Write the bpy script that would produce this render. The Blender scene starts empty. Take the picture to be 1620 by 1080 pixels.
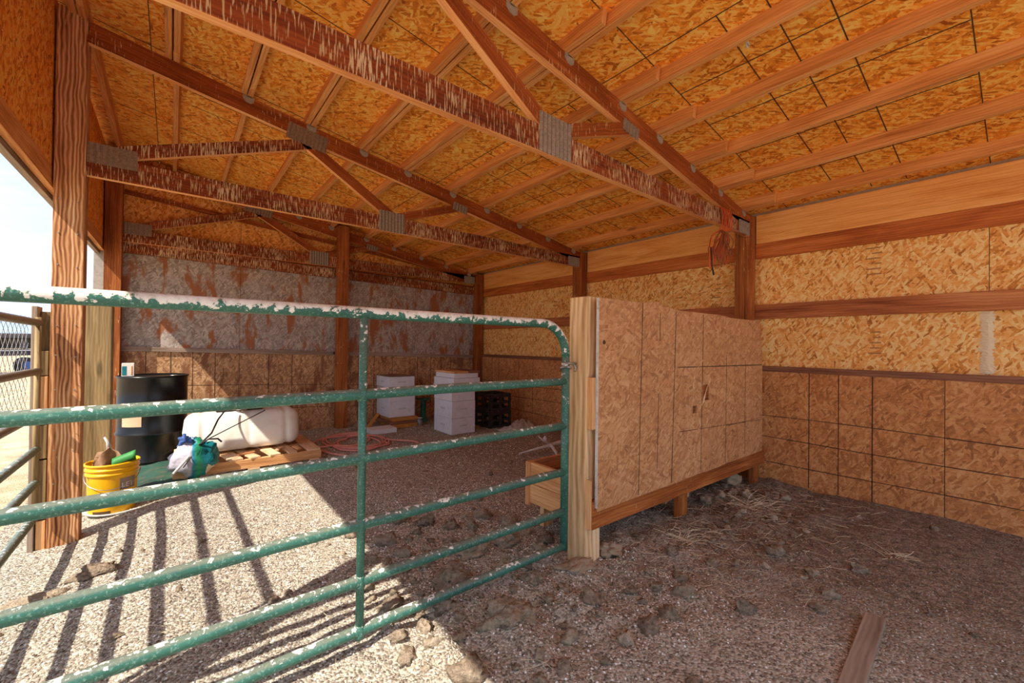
import bpy, math, random
import numpy as np
from mathutils import Vector, Matrix, noise
R = random.Random(7)
SC = bpy.context.scene
COL = SC.collection

# ------------------------------------------------------------------ camera
f, yaw, pit, rol = 663.12, math.radians(39.02), math.radians(.479), math.radians(.661)
fw = Vector((math.sin(yaw)*math.cos(pit), math.cos(yaw)*math.cos(pit), math.sin(pit)))
rt = Vector((math.cos(yaw), -math.sin(yaw), 0)); up = rt.cross(fw)
r2 = math.cos(rol)*rt + math.sin(rol)*up; u2 = -math.sin(rol)*rt + math.cos(rol)*up
cam = bpy.data.cameras.new('camera'); cam.sensor_width = 36; cam.lens = f*36/1620
cam.clip_start = .02; cam.clip_end = 600
co = bpy.data.objects.new('camera', cam); COL.objects.link(co)
co.matrix_world = Matrix(((r2.x, u2.x, -fw.x, 0), (r2.y, u2.y, -fw.y, 0), (r2.z, u2.z, -fw.z, 1.2616), (0, 0, 0, 1)))
SC.camera = co
# ------------------------------------------------------------------ light
SUN = Vector((1, .43, -1.33)).normalized()
sl = bpy.data.lights.new('sun', 'SUN'); sl.energy = 5.9; sl.angle = math.radians(.6); sl.color = (1, .93, .82)
so = bpy.data.objects.new('sun', sl); COL.objects.link(so)
so.rotation_euler = SUN.to_track_quat('-Z', 'Y').to_euler()
W = bpy.data.worlds.new('sky'); SC.world = W; W.use_nodes = True
nt = W.node_tree; N = nt.nodes; L = nt.links
for n in list(N): N.remove(n)
tc = N.new('ShaderNodeTexCoord'); sp = N.new('ShaderNodeSeparateXYZ'); L.new(tc.outputs['Generated'], sp.inputs[0])
mp = N.new('ShaderNodeMapping'); mp.inputs['Scale'].default_value = (1.2, 1.2, 5); L.new(tc.outputs['Generated'], mp.inputs[0])
nz = N.new('ShaderNodeTexNoise'); nz.inputs['Scale'].default_value = 2.2; nz.inputs['Detail'].default_value = 6; L.new(mp.outputs[0], nz.inputs['Vector'])
cr = N.new('ShaderNodeValToRGB'); L.new(nz.outputs[0], cr.inputs[0])
cr.color_ramp.elements[0].position = .35; cr.color_ramp.elements[0].color = (.40, .56, .84, 1)
cr.color_ramp.elements[1].position = .68; cr.color_ramp.elements[1].color = (.80, .88, 1, 1)
g = N.new('ShaderNodeValToRGB'); L.new(sp.outputs[2], g.inputs[0])
g.color_ramp.elements[0].position = 0; g.color_ramp.elements[0].color = (1, 1, 1, 1)
g.color_ramp.elements[1].position = .35; g.color_ramp.elements[1].color = (0, 0, 0, 1)
mx = N.new('ShaderNodeMix'); mx.data_type = 'RGBA'; L.new(g.outputs[0], mx.inputs[0]); L.new(cr.outputs[0], mx.inputs[6]); mx.inputs[7].default_value = (.70, .82, 1, 1)
bg = N.new('ShaderNodeBackground'); L.new(mx.outputs[2], bg.inputs[0]); bg.inputs[1].default_value = 1.2
wo = N.new('ShaderNodeOutputWorld'); L.new(bg.outputs[0], wo.inputs[0])
SC.view_settings.view_transform = 'Standard'; SC.view_settings.look = 'None'
SC.view_settings.exposure = .34; SC.view_settings.gamma = 1; SC.view_settings.use_curve_mapping = False
SC.cycles.max_bounces = 12; SC.cycles.diffuse_bounces = 8

# ------------------------------------------------------------------ dimensions
Y1, Y2, YE, D = 1.717, 3.905, 6.573, 4.5
def roof(x): return 3.29 - .17*x            # top of the top chords

# ------------------------------------------------------------------ mesh helpers
class MB:
    def __init__(s): s.v = []; s.f = []; s.uv = []; s.m = []; s.sm = []
    def face(s, idx, uvs, m=0, smooth=False):
        s.f.append(idx); s.uv.append(uvs); s.m.append(m); s.sm.append(smooth)
    def hexa(s, P, lens, m=0):
        # P: 8 corners ordered (a,b,c) bits a=x b=y c=z ; lens = size along a,b,c
        n = len(s.v); s.v += [tuple(p) for p in P]
        q = lambda a, b, c: n + a + 2*b + 4*c
        la, lb, lc = lens
        o = R.random()*3
        def fc(ids, w, h):
            if w >= h: uv = [(0, 0), (w, 0), (w, h), (0, h)]
            else: uv = [(0, 0), (0, w), (h, w), (h, 0)]
            k = R.random()*2
            s.face(ids, [(a+o, b+k) for a, b in uv], m)
        fc([q(0,0,0), q(1,0,0), q(1,0,1), q(0,0,1)], la, lc)
        fc([q(1,1,0), q(0,1,0), q(0,1,1), q(1,1,1)], la, lc)
        fc([q(0,1,0), q(0,0,0), q(0,0,1), q(0,1,1)], lb, lc)
        fc([q(1,0,0), q(1,1,0), q(1,1,1), q(1,0,1)], lb, lc)
        fc([q(0,0,1), q(1,0,1), q(1,1,1), q(0,1,1)], la, lb)
        fc([q(0,1,0), q(1,1,0), q(1,0,0), q(0,0,0)], la, lb)
        return s
    def box(s, x0, x1, y0, y1, z0, z1, m=0, M=None):
        P = [Vector((x, y, z)) for z in (z0, z1) for y in (y0, y1) for x in (x0, x1)]
        if M is not None: P = [M @ p for p in P]
        return s.hexa(P, (abs(x1-x0), abs(y1-y0), abs(z1-z0)), m)
    def beam(s, p0, p1, w, h, upv=(0, 0, 1), m=0):
        p0, p1 = Vector(p0), Vector(p1); d = (p1-p0); l = d.length; d.normalize()
        sd = d.cross(Vector(upv)).normalized(); uu = sd.cross(d)
        P = [p + sd*(b-.5)*w*-1 + uu*(c-.5)*h for c in (0, 1) for b in (0, 1) for p in (p0, p1)]
        P = [ (p0 if a == 0 else p1) + sd*(.5-b)*w + uu*(c-.5)*h for c in (0, 1) for b in (0, 1) for a in (0, 1)]
        return s.hexa(P, (l, w, h), m)
    def tube(s, path, r, n=10, m=0, closed=False, caps=True):
        path = [Vector(p) for p in path]; k = len(path)
        rr = r if isinstance(r, (list, tuple)) else [r]*k
        base = len(s.v); ref = None; acc = 0; vs = []
        for i, p in enumerate(path):
            if closed: t = path[(i+1) % k]-path[i-1]
            else: t = path[min(i+1, k-1)]-path[max(i-1, 0)]
            t.normalize()
            if ref is None:
                ref = Vector((0, 0, 1)) if abs(t.z) < .9 else Vector((1, 0, 0))
            a = (ref - t*ref.dot(t)).normalized(); b = t.cross(a); ref = a
            if i: acc += (p-path[i-1]).length
            vs.append(acc)
            for j in range(n):
                th = 2*math.pi*j/n
                s.v.append(tuple(p + (a*math.cos(th)+b*math.sin(th))*rr[i]))
        rng = k if closed else k-1
        for i in range(rng):
            i2 = (i+1) % k
            for j in range(n):
                j2 = (j+1) % n
                c = 2*math.pi*rr[i]/n
                u0, u1 = vs[i], vs[i2] if i2 else vs[i]+.1
                s.face([base+i*n+j, base+i*n+j2, base+i2*n+j2, base+i2*n+j], [(u0, j*c), (u0, j*c+c), (u1, j*c+c), (u1, j*c)], m, True)
        if caps and not closed:
            s.face([base+j for j in range(n)][::-1], [(0, 0)]*n, m)
            s.face([base+(k-1)*n+j for j in range(n)], [(0, 0)]*n, m)
        return s
    def lathe(s, c, prof, n=24, m=0, cap=True):
        base = len(s.v); k = len(prof)
        for r, z in prof:
            for j in range(n):
                th = 2*math.pi*j/n
                s.v.append((c[0]+r*math.cos(th), c[1]+r*math.sin(th), c[2]+z))
        for i in range(k-1):
            for j in range(n):
                j2 = (j+1) % n
                s.face([base+i*n+j, base+i*n+j2, base+(i+1)*n+j2, base+(i+1)*n+j],
                       [(j*.05, prof[i][1]), (j*.05+.05, prof[i][1]), (j*.05+.05, prof[i+1][1]), (j*.05, prof[i+1][1])], m, True)
        if cap:
            s.face([base+j for j in range(n)][::-1], [(0, 0)]*n, m)
            s.face([base+(k-1)*n+j for j in range(n)], [(0, 0)]*n, m)
        return s
    def sheet(s, grid, m=0, smooth=True):
        nr, nc = len(grid), len(grid[0]); b = len(s.v)
        for r in grid: s.v += [tuple(p) for p in r]
        for i in range(nr-1):
            for j in range(nc-1):
                s.face([b+i*nc+j, b+i*nc+j+1, b+(i+1)*nc+j+1, b+(i+1)*nc+j], [(j*.05, i*.05), (j*.05+.05, i*.05), (j*.05+.05, i*.05+.05), (j*.05, i*.05+.05)], m, smooth)
        return s
    def mesh(s, name, mats):
        me = bpy.data.meshes.new(name); me.from_pydata(s.v, [], s.f)
        uvl = me.uv_layers.new(name='UVMap')
        flat = [c for u in s.uv for p in u for c in p]
        uvl.data.foreach_set('uv', flat)
        me.polygons.foreach_set('material_index', s.m); me.polygons.foreach_set('use_smooth', s.sm)
        for m in (mats if isinstance(mats, (list, tuple)) else [mats]): me.materials.append(m)
        me.update(); return me
    def build(s, name, mats, parent=None, bevel=0, loc=None):
        me = s.mesh(name, mats); o = bpy.data.objects.new(name, me); COL.objects.link(o)
        if parent is not None: child(o, parent)
        if bevel:
            b = o.modifiers.new('bevel', 'BEVEL'); b.width = bevel; b.segments = 2; b.limit_method = 'ANGLE'; b.angle_limit = .7
            b.use_clamp_overlap = True
        return o
def woff(o):
    v = o.location.copy()
    while o.parent: o = o.parent; v = v + o.matrix_parent_inverse.translation + o.location if False else v
    return v
def child(o, p):
    o.parent = p
    # world meshes: undo every ancestor's translation
    t = Vector((0, 0, 0)); q = p
    if p.type == 'EMPTY': t = Vector(p.location)
    o.matrix_parent_inverse = Matrix.Translation(-t)
def tag(o, label=None, cat=None, group=None, kind=None):
    if label: o['label'] = label
    if cat: o['category'] = cat
    if group: o['group'] = group
    if kind: o['kind'] = kind
    return o
def empty(name, loc, label=None, cat=None, group=None, kind=None):
    o = bpy.data.objects.new(name, None); COL.objects.link(o); o.location = loc; o.empty_display_size = .1
    return tag(o, label, cat, group, kind)
def ctree(o, parent=None):
    c = o.copy(); COL.objects.link(c)
    if parent is not None: c.parent = parent
    for k in list(o.children): ctree(k, c)
    return c

# ------------------------------------------------------------------ materials
class Mat:
    def __init__(s, name, rough=.8, metal=0, spec=.3):
        s.m = bpy.data.materials.new(name); s.m.use_nodes = True
        s.t = s.m.node_tree; s.N = s.t.nodes; s.L = s.t.links
        s.b = s.N['Principled BSDF']; s.b.inputs['Roughness'].default_value = rough
        s.b.inputs['Metallic'].default_value = metal; s.b.inputs['Specular IOR Level'].default_value = spec
        s._o = None
    def n(s, t, **k):
        x = s.N.new(t)
        for a, v in k.items(): setattr(x, a, v)
        return x
    def lk(s, a, b): s.L.new(a, b)
    def val(s, inp, v):
        if hasattr(v, 'is_output') or isinstance(v, bpy.types.NodeSocket): s.lk(v, inp)
        else: inp.default_value = v
    def math(s, op, a, b=0, c=0, clamp=False):
        x = s.n('ShaderNodeMath', operation=op, use_clamp=clamp)
        s.val(x.inputs[0], a); s.val(x.inputs[1], b)
        if op in ('MULTIPLY_ADD',): s.val(x.inputs[2], c)
        return x.outputs[0]
    def uv(s, sc=(1, 1, 1), rot=0, rnd=True, src=None):
        if src is None:
            u = s.n('ShaderNodeTexCoord').outputs['UV']
            if rnd:
                oi = s.n('ShaderNodeObjectInfo'); mu = s.math('MULTIPLY', oi.outputs['Random'], 37.0)
                ad = s.n('ShaderNodeVectorMath', operation='ADD'); s.lk(u, ad.inputs[0]); s.lk(mu, ad.inputs[1]); u = ad.outputs[0]
        else: u = src
        mp = s.n('ShaderNodeMapping'); mp.inputs['Scale'].default_value = sc; mp.inputs['Rotation'].default_value = (0, 0, rot); s.lk(u, mp.inputs[0])
        return mp.outputs[0]
    def pos(s, sc=(1, 1, 1)):
        gm = s.n('ShaderNodeNewGeometry'); mp = s.n('ShaderNodeMapping'); mp.inputs['Scale'].default_value = sc
        s.lk(gm.outputs['Position'], mp.inputs[0]); return mp.outputs[0]
    def noise(s, v, scale=5, detail=4, rough=.5, dist=0):
        x = s.n('ShaderNodeTexNoise'); x.inputs['Scale'].default_value = scale; x.inputs['Detail'].default_value = detail
        x.inputs['Roughness'].default_value = rough; x.inputs['Distortion'].default_value = dist; s.lk(v, x.inputs['Vector']); return x.outputs[0]
    def vor(s, v, scale=5, feat='F1', rnd=1):
        x = s.n('ShaderNodeTexVoronoi', feature=feat); x.inputs['Scale'].default_value = scale; x.inputs['Randomness'].default_value = rnd; s.lk(v, x.inputs['Vector']); return x
    def ramp(s, fac, stops, interp='LINEAR'):
        x = s.n('ShaderNodeValToRGB'); x.color_ramp.interpolation = interp; e = x.color_ramp.elements
        while len(e) < len(stops): e.new(.5)
        for i, (p, c) in enumerate(stops):
            e[i].position = p; e[i].color = (c, c, c, 1) if isinstance(c, (int, float)) else (*c, 1)
        s.lk(fac, x.inputs[0]); return x.outputs[0]
    def mix(s, fac, a, b, bt='MIX'):
        x = s.n('ShaderNodeMix', data_type='RGBA', blend_type=bt); s.val(x.inputs[0], fac)
        for i, v in ((6, a), (7, b)):
            if isinstance(v, tuple): x.inputs[i].default_value = (*v, 1)
            else: s.lk(v, x.inputs[i])
        return x.outputs[2]
    def bump(s, h, st=.3, d=.01):
        x = s.n('ShaderNodeBump'); x.inputs['Strength'].default_value = st; x.inputs['Distance'].default_value = d
        s.lk(h, x.inputs['Height']); s.lk(x.outputs[0], s.b.inputs['Normal'])
    def col(s, c):
        if isinstance(c, tuple): s.b.inputs['Base Color'].default_value = (*c, 1)
        else: s.lk(c, s.b.inputs['Base Color'])
        return s.m

def srgb(r, g, b):
    return tuple((c/255/12.92 if c <= 10 else ((c/255+.055)/1.055)**2.4) for c in (r, g, b))

def droppings(s, base, amount=.5, heavy=1.0):
    """cream streaks of bird droppings running straight down"""
    gm = s.n('ShaderNodeNewGeometry'); sx = s.n('ShaderNodeSeparateXYZ'); s.lk(gm.outputs['Position'], sx.inputs[0])
    h = s.math('ADD', sx.outputs[0], s.math('MULTIPLY', sx.outputs[1], .73))
    cb = s.n('ShaderNodeCombineXYZ'); s.lk(h, cb.inputs[0]); s.lk(sx.outputs[2], cb.inputs[1])
    v1 = s.n('ShaderNodeMapping'); v1.inputs['Scale'].default_value = (130, 11, 1); s.lk(cb.outputs[0], v1.inputs[0])
    n1 = s.noise(v1.outputs[0], 1, 2, .55, .25)
    v2 = s.n('ShaderNodeMapping'); v2.inputs['Scale'].default_value = (3, 2, 1); s.lk(cb.outputs[0], v2.inputs[0])
    n2 = s.noise(v2.outputs[0], 1, 3)
    t = s.math('ADD', n1, s.math('MULTIPLY', s.math('SUBTRACT', n2, .5), .28*heavy))
    fac = s.ramp(t, [(.70-.22*amount, 0), (.76-.22*amount, 1)])
    # none on faces that look down
    sz = s.n('ShaderNodeSeparateXYZ'); s.lk(gm.outputs['Normal'], sz.inputs[0])
    side = s.math('GREATER_THAN', sz.outputs[2], -.5)
    fac = s.math('MULTIPLY', s.math('MULTIPLY', fac, side), .85)
    tone = s.ramp(n2, [(.35, srgb(196, 160, 110)), (.6, srgb(226, 200, 158))])
    return s.mix(fac, base, tone)

def wood(name, dark, mid, lite, drop=0, knots=True, rough=.7, grain=1.0, heavy=1.0, blotch=None, wave=.07):
    s = Mat(name, rough, 0, .25)
    v = s.uv((1.6, 34, 34)); w = s.noise(v, 1, 5, .6, .8)
    v2 = s.uv((.55, 4.0, 4)); w2 = s.noise(v2, 1.6, 3, .5, 1.5)
    wv = s.n('ShaderNodeTexWave', wave_type='BANDS', bands_direction='Y'); wv.inputs['Scale'].default_value = 16*grain
    wv.inputs['Distortion'].default_value = 7; wv.inputs['Detail'].default_value = 2; wv.inputs['Detail Scale'].default_value = .8
    s.lk(s.uv((.35, 1, 1)), wv.inputs['Vector'])
    m = s.math('ADD', s.math('MULTIPLY', w, .42), s.math('ADD', s.math('MULTIPLY', w2, .53-wave), s.math('MULTIPLY', wv.outputs[0], wave)))
    c = s.ramp(m, [(.3, dark), (.5, mid), (.68, lite)])
    if knots:
        kv = s.vor(s.uv((1.1, 4.5, 4.5)), 1.0); k = s.ramp(kv.outputs['Distance'], [(.05, 1), (.1, 0)])
        c = s.mix(s.math('MULTIPLY', k, .6), c, tuple(x*.35 for x in dark))
    if blotch:
        nb = s.noise(s.pos((1.5, 1.5, 1.5)), 1.4, 4); c = s.mix(s.ramp(nb, [(.45, 0), (.62, .8)]), c, blotch)
    if drop: c = droppings(s, c, drop, heavy)
    s.bump(m, .25, .004)
    return s.col(c)

def osb(name, dark, mid, lite, grey=0, greyc=(.3, .27, .25), stain=None, dust=0, dustc=(.5, .4, .3), drop=0, contrast=1.0):
    s = Mat(name, .75, 0, .3)
    base = s.uv()
    dn = s.n('ShaderNodeTexNoise'); dn.inputs['Scale'].default_value = 7; s.lk(base, dn.inputs['Vector'])
    ad = s.n('ShaderNodeVectorMath', operation='MULTIPLY_ADD'); s.lk(dn.outputs['Color'], ad.inputs[0]); ad.inputs[1].default_value = (.05, .05, 0); s.lk(base, ad.inputs[2])
    vs = []
    for rot, sx, sy in ((.35, 15, 62), (-.6, 17, 58), (1.5, 19, 70), (-1.15, 14, 52), (.9, 22, 85)):
        mp = s.n('ShaderNodeMapping'); mp.vector_type = 'TEXTURE'
        mp.inputs['Rotation'].default_value = (0, 0, rot); mp.inputs['Scale'].default_value = (1/sx, 1/sy, 1); s.lk(ad.outputs[0], mp.inputs[0])
        vv = s.n('ShaderNodeTexVoronoi', voronoi_dimensions='2D'); vv.inputs['Scale'].default_value = 1; s.lk(mp.outputs[0], vv.inputs['Vector'])
        sp = s.n('ShaderNodeSeparateColor'); s.lk(vv.outputs['Color'], sp.inputs[0]); vs.append((sp.outputs[0], sp.outputs[1]))
    cur = vs[0][0]
    for a, b in vs[1:]:
        x = s.n('ShaderNodeMix'); x.data_type = 'FLOAT'; s.lk(s.math('GREATER_THAN', b, .62), x.inputs[0]); s.lk(cur, x.inputs[2]); s.lk(a, x.inputs[3]); cur = x.outputs[0]
    fine = s.noise(base, 90, 3, .6); big = s.noise(base, 3.2, 3)
    m = s.math('ADD', s.math('MULTIPLY', cur, .36*contrast), s.math('ADD', s.math('MULTIPLY', s.noise(s.uv((14, 40, 1), .5), 1, 4, .65, 1.2), .38), s.math('ADD', s.math('MULTIPLY', fine, .12), s.math('MULTIPLY', big, .24))))
    c = s.ramp(m, [(.3, dark), (.52, mid), (.76, lite)])
    c = s.mix(s.ramp(cur, [(.0, .4), (.06, 0)]), c, tuple(x*.6 for x in dark))
    if grey:
        gn = s.noise(s.pos((1.3, 1.3, .8)), 1.6, 5, .6); gm = s.ramp(gn, [(.42+.3*(1-grey)-.3, grey), (.62+.3*(1-grey), grey*.55)])
        gv = s.mix(.4, s.ramp(m, [(.3, tuple(x*.55 for x in greyc)), (.75, tuple(min(1, x*1.6) for x in greyc))]), greyc)
        c = s.mix(gm, c, gv)
    if stain:
        gmn = s.n('ShaderNodeNewGeometry'); sx = s.n('ShaderNodeSeparateXYZ'); s.lk(gmn.outputs['Position'], sx.inputs[0])
        cb = s.n('ShaderNodeCombineXYZ'); s.lk(sx.outputs[0], cb.inputs[0]); s.lk(sx.outputs[1], cb.inputs[2]); s.lk(sx.outputs[2], cb.inputs[1])
        mpp = s.n('ShaderNodeMapping'); mpp.inputs['Scale'].default_value = (4.2, 1.5, 4.2); s.lk(cb.outputs[0], mpp.inputs[0])
        sn = s.noise(mpp.outputs[0], 1.6, 6, .62, .4)
        c = s.mix(s.ramp(sn, [(.52, 0), (.6, .85)]), c, s.mix(m, stain, tuple(x*.45 for x in stain)))
    if dust:
        dn2 = s.noise(s.pos((1, 1, 1)), 2.1, 5, .6); c = s.mix(s.ramp(dn2, [(.35, dust), (.7, dust*.35)]), c, dustc)
    if drop: c = droppings(s, c, drop)
    s.bump(m, .3, .003)
    return s.col(c)

def plain(name, c, rough=.6, metal=0, spec=.4, var=.15, scale=8, dirt=None, dirta=.4):
    s = Mat(name, rough, metal, spec)
    n = s.noise(s.pos(), scale, 5, .6)
    cc = s.mix(s.ramp(n, [(.3, 0), (.7, 1)]), tuple(x*(1-var) for x in c), tuple(min(1, x*(1+var)) for x in c))
    if dirt:
        n2 = s.noise(s.pos(), scale*2.3, 6, .65); cc = s.mix(s.ramp(n2, [(.5, 0), (.68, dirta)]), cc, dirt)
    s.bump(n, .08, .004)
    return s.col(cc)

M = {}
M['roof_osb'] = osb('roof_osb', srgb(176, 86, 18), srgb(248, 154, 48), srgb(255, 212, 112))
M['wall_osb'] = osb('wall_osb', srgb(184, 106, 40), srgb(246, 172, 88), srgb(255, 220, 150), contrast=1.15)
M['low_osb'] = osb('low_osb', srgb(140, 78, 38), srgb(208, 136, 76), srgb(238, 186, 126), dust=.3, dustc=srgb(196, 140, 92), contrast=.8)
M['end_grey'] = osb('end_grey', srgb(118, 82, 50), srgb(176, 148, 118), srgb(226, 206, 180), grey=.8, greyc=srgb(158, 152, 150), stain=srgb(190, 108, 42))
M['end_low'] = osb('end_low', srgb(116, 74, 42), srgb(186, 134, 86), srgb(226, 184, 138), dust=.25, dustc=srgb(186, 150, 122), stain=srgb(140, 72, 32))
M['gable_osb'] = osb('gable_osb', srgb(160, 84, 24), srgb(232, 150, 62), srgb(250, 200, 120), drop=.22)
M['part_osb'] = osb('part_osb', srgb(148, 90, 50), srgb(202, 144, 92), srgb(230, 186, 138), dust=.4, dustc=srgb(190, 142, 102), contrast=.8)
M['truss'] = wood('truss', srgb(84, 32, 12), srgb(132, 58, 22), srgb(170, 86, 38), drop=.74, heavy=1.1)
M['underlit'] = wood('underlit', srgb(200, 120, 62), srgb(244, 172, 108), srgb(253, 204, 146))  # paler wood for truss undersides, light from the ground put into the colour
M['topchord'] = wood('topchord', srgb(104, 46, 16), srgb(156, 78, 30), srgb(198, 116, 54), drop=.24)
M['purlin'] = wood('purlin', srgb(180, 108, 54), srgb(228, 158, 92), srgb(246, 196, 136))
M['post'] = wood('post', srgb(104, 50, 20), srgb(164, 92, 42), srgb(206, 134, 74), drop=.12)
M['treated'] = wood('treated', srgb(96, 50, 26), srgb(196, 134, 84), srgb(244, 208, 162), grain=1.0, drop=.06, wave=.2)
M['oldpost'] = wood('oldpost', srgb(92, 78, 50), srgb(150, 124, 84), srgb(190, 164, 116))
M['partpost'] = wood('partpost', srgb(176, 130, 84), srgb(230, 190, 140), srgb(248, 220, 182), grain=.5, wave=.14)
M['header'] = wood('header', srgb(140, 68, 28), srgb(200, 112, 54), srgb(228, 150, 84))
M['pale'] = wood('pale', srgb(220, 138, 62), srgb(248, 180, 102), srgb(255, 208, 140))
M['girt'] = wood('girt', srgb(128, 66, 36), srgb(188, 112, 66), srgb(220, 150, 98))
M['greytrim'] = wood('greytrim', srgb(120, 96, 80), srgb(164, 140, 122), srgb(196, 176, 160))
M['browntrim'] = wood('browntrim', srgb(104, 64, 46), srgb(146, 98, 74), srgb(180, 132, 104))
M['lumber'] = wood('lumber', srgb(176, 116, 68), srgb(222, 166, 110), srgb(242, 200, 152))
M['pallet'] = wood('pallet', srgb(180, 136, 98), srgb(232, 192, 150), srgb(250, 224, 190))
M['oldboard'] = wood('oldboard', srgb(108, 90, 76), srgb(150, 130, 112), srgb(180, 160, 140))
M['ink'] = plain('ink', srgb(82, 56, 36), .9, var=.3, scale=30)
M['stamp'] = plain('stamp', srgb(184, 130, 78), .9, var=.2, scale=40)
M['galv'] = plain('galv', srgb(158, 146, 132), .5, .5, var=.25, scale=60, dirt=srgb(120, 90, 66), dirta=.7)
M['clip'] = plain('clip', srgb(176, 168, 156), .55, .4, var=.15, scale=30)
M['white'] = plain('white', srgb(232, 232, 238), .55, var=.03, scale=6, dirt=srgb(190, 182, 176), dirta=.25)
M['groove'] = plain('groove', srgb(206, 206, 212), .7, var=.03)
M['tray'] = plain('tray', srgb(224, 222, 220), .6, var=.05)
M['drum'] = plain('drum', srgb(12, 12, 13), .3, .0, .4, var=.3, scale=3)
M['black'] = plain('black', srgb(46, 43, 43), .6, var=.2, scale=12, dirt=srgb(110, 96, 86), dirta=.35)
M['hosebk'] = plain('hosebk', srgb(40, 36, 36), .5, var=.2)
M['yellow'] = plain('yellow', srgb(238, 178, 12), .42, var=.06, scale=5, dirt=srgb(170, 120, 40), dirta=.3)
M['pink'] = plain('pink', srgb(226, 152, 136), .6, var=.08, scale=10)
M['jade'] = plain('jade', srgb(40, 108, 92), .5, var=.2, dirt=srgb(120, 130, 110), dirta=.5)
M['mat'] = plain('mat', srgb(40, 74, 60), .9, var=.35, scale=4, dirt=srgb(110, 84, 62), dirta=.6)
M['cardboard'] = plain('cardboard', srgb(206, 170, 136), .85, var=.06)
M['cartonwhite'] = plain('cartonwhite', srgb(232, 222, 208), .7, var=.04)
M['green'] = plain('green', srgb(60, 140, 70), .55, var=.2)
M['teal'] = plain('teal', srgb(16, 116, 128), .5, var=.25, scale=14)
M['brownbag'] = plain('brownbag', srgb(150, 116, 86), .7, var=.25, scale=12)
M['bone'] = plain('bone', srgb(214, 204, 192), .7, var=.1, scale=20, dirt=srgb(150, 130, 110), dirta=.5)
M['scrap'] = plain('scrap', srgb(206, 204, 198), .5, var=.15, scale=12, dirt=srgb(140, 124, 108), dirta=.6)
M['straw'] = plain('straw', srgb(222, 204, 172), .85, var=.25, scale=9)
M['steel'] = plain('steel', srgb(170, 168, 165), .35, .8, var=.15)
M['wire'] = plain('wire', srgb(160, 158, 156), .5, .5, var=.1)
M['cord'] = plain('cord', srgb(214, 92, 44), .6, var=.15)
M['cordbrown'] = plain('cordbrown', srgb(150, 92, 54), .6, var=.25)
M['comb'] = plain('comb', srgb(196, 132, 62), .8, var=.2)
M['blueroof'] = plain('blueroof', srgb(150, 168, 192), .5, var=.08)
M['darkwall'] = plain('darkwall', srgb(60, 58, 64), .9, var=.2)
M['deck'] = plain('deck', srgb(120, 114, 112), .8, var=.15)
M['red'] = plain('red', srgb(200, 60, 40), .6)
M['rubber'] = plain('rubber', srgb(34, 36, 44), .8)
M['rim'] = plain('rim', srgb(60, 90, 150), .5)
M['dgreen'] = plain('dgreen', srgb(70, 88, 58), .9, var=.3, scale=3)

# translucent white poly tank
s = Mat('tankpoly', .35, 0, .4); s.b.inputs['Subsurface Weight'].default_value = .25; s.b.inputs['Subsurface Radius'].default_value = (.05, .04, .03); s.b.inputs['Subsurface Scale'].default_value = .5
n = s.noise(s.pos(), 7, 5); M['tank'] = s.col(s.mix(s.ramp(n, [(.5, 0), (.75, .5)]), srgb(238, 234, 222), srgb(206, 190, 160)))
# glass jar
s = Mat('glass', .05, 0, .5); s.b.inputs['Transmission Weight'].default_value = .85; M['glass'] = s.col(srgb(225, 225, 220))
# bag print: broad bands grey-white / teal / green / tan
s = Mat('feedbag', .5, 0, .4)
gm = s.n('ShaderNodeTexCoord'); sx = s.n('ShaderNodeSeparateXYZ'); s.lk(gm.outputs['Object'], sx.inputs[0])
nn = s.noise(gm.outputs['Object'], 9, 4); t = s.math('ADD', s.math('MULTIPLY', sx.outputs[0], 2.2), s.math('ADD', s.math('MULTIPLY', nn, .16), .42))
c = s.ramp(t, [(0, srgb(176, 170, 182)), (.42, srgb(186, 180, 190)), (.46, srgb(20, 120, 150)), (.55, srgb(40, 140, 84)), (.66, srgb(16, 112, 122)), (1, srgb(30, 130, 132))])
t2 = s.math('LESS_THAN', s.math('ADD', sx.outputs[2], s.math('MULTIPLY', nn, .15)), .0)
c = s.mix(s.math('MULTIPLY', t2, s.math('GREATER_THAN', t, .68)), c, srgb(200, 184, 150))
s.bump(s.noise(gm.outputs['Object'], 14, 3, .5, 1), .5, .02)
M['feedbag'] = s.col(c)

# gate paint : green with dust on the upper side and droppings; 'amt' says how heavily the top is splashed
def gatepaint(name, thr, dust, g=srgb(44, 92, 78)):
    s = Mat(name, .38, 0, .5)
    gm = s.n('ShaderNodeNewGeometry'); sz = s.n('ShaderNodeSeparateXYZ'); s.lk(gm.outputs['Normal'], sz.inputs[0])
    nz1 = s.noise(s.pos((1, 1, 1)), 38, 4, .6, .3); nz2 = s.noise(s.pos((1, 1, 1)), 4, 3)
    base = s.mix(s.ramp(nz2, [(.35, 0), (.65, 1)]), g, tuple(x*1.5 for x in g))
    scr = s.noise(s.pos((1, 1, 1)), 110, 3, .7); base = s.mix(s.ramp(scr, [(.54, 0), (.7, .6)]), base, srgb(150, 184, 166))
    # dust film where the tube looks up
    sxyz = s.n('ShaderNodeSeparateXYZ'); s.lk(gm.outputs['Position'], sxyz.inputs[0])
    base = s.mix(s.math('MULTIPLY', s.ramp(s.math('ADD', sz.outputs[2], s.math('MULTIPLY', nz1, .3)), [(.55, 0), (.95, 1)]), dust), base, srgb(152, 140, 126))
    t = s.math('ADD', s.math('MULTIPLY', sz.outputs[2], .22), s.math('MULTIPLY_ADD', nz2, .18, nz1))
    base = s.mix(s.ramp(t, [(thr, 0), (thr+.03, 1)]), base, s.ramp(nz1, [(.3, srgb(196, 186, 166)), (.6, srgb(236, 232, 222))]))
    s.bump(s.math('ADD', nz1, s.math('MULTIPLY', s.ramp(t, [(thr, 0), (thr+.03, 1)]), 1.0)), .25, .004)
    return s.col(base)
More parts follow.
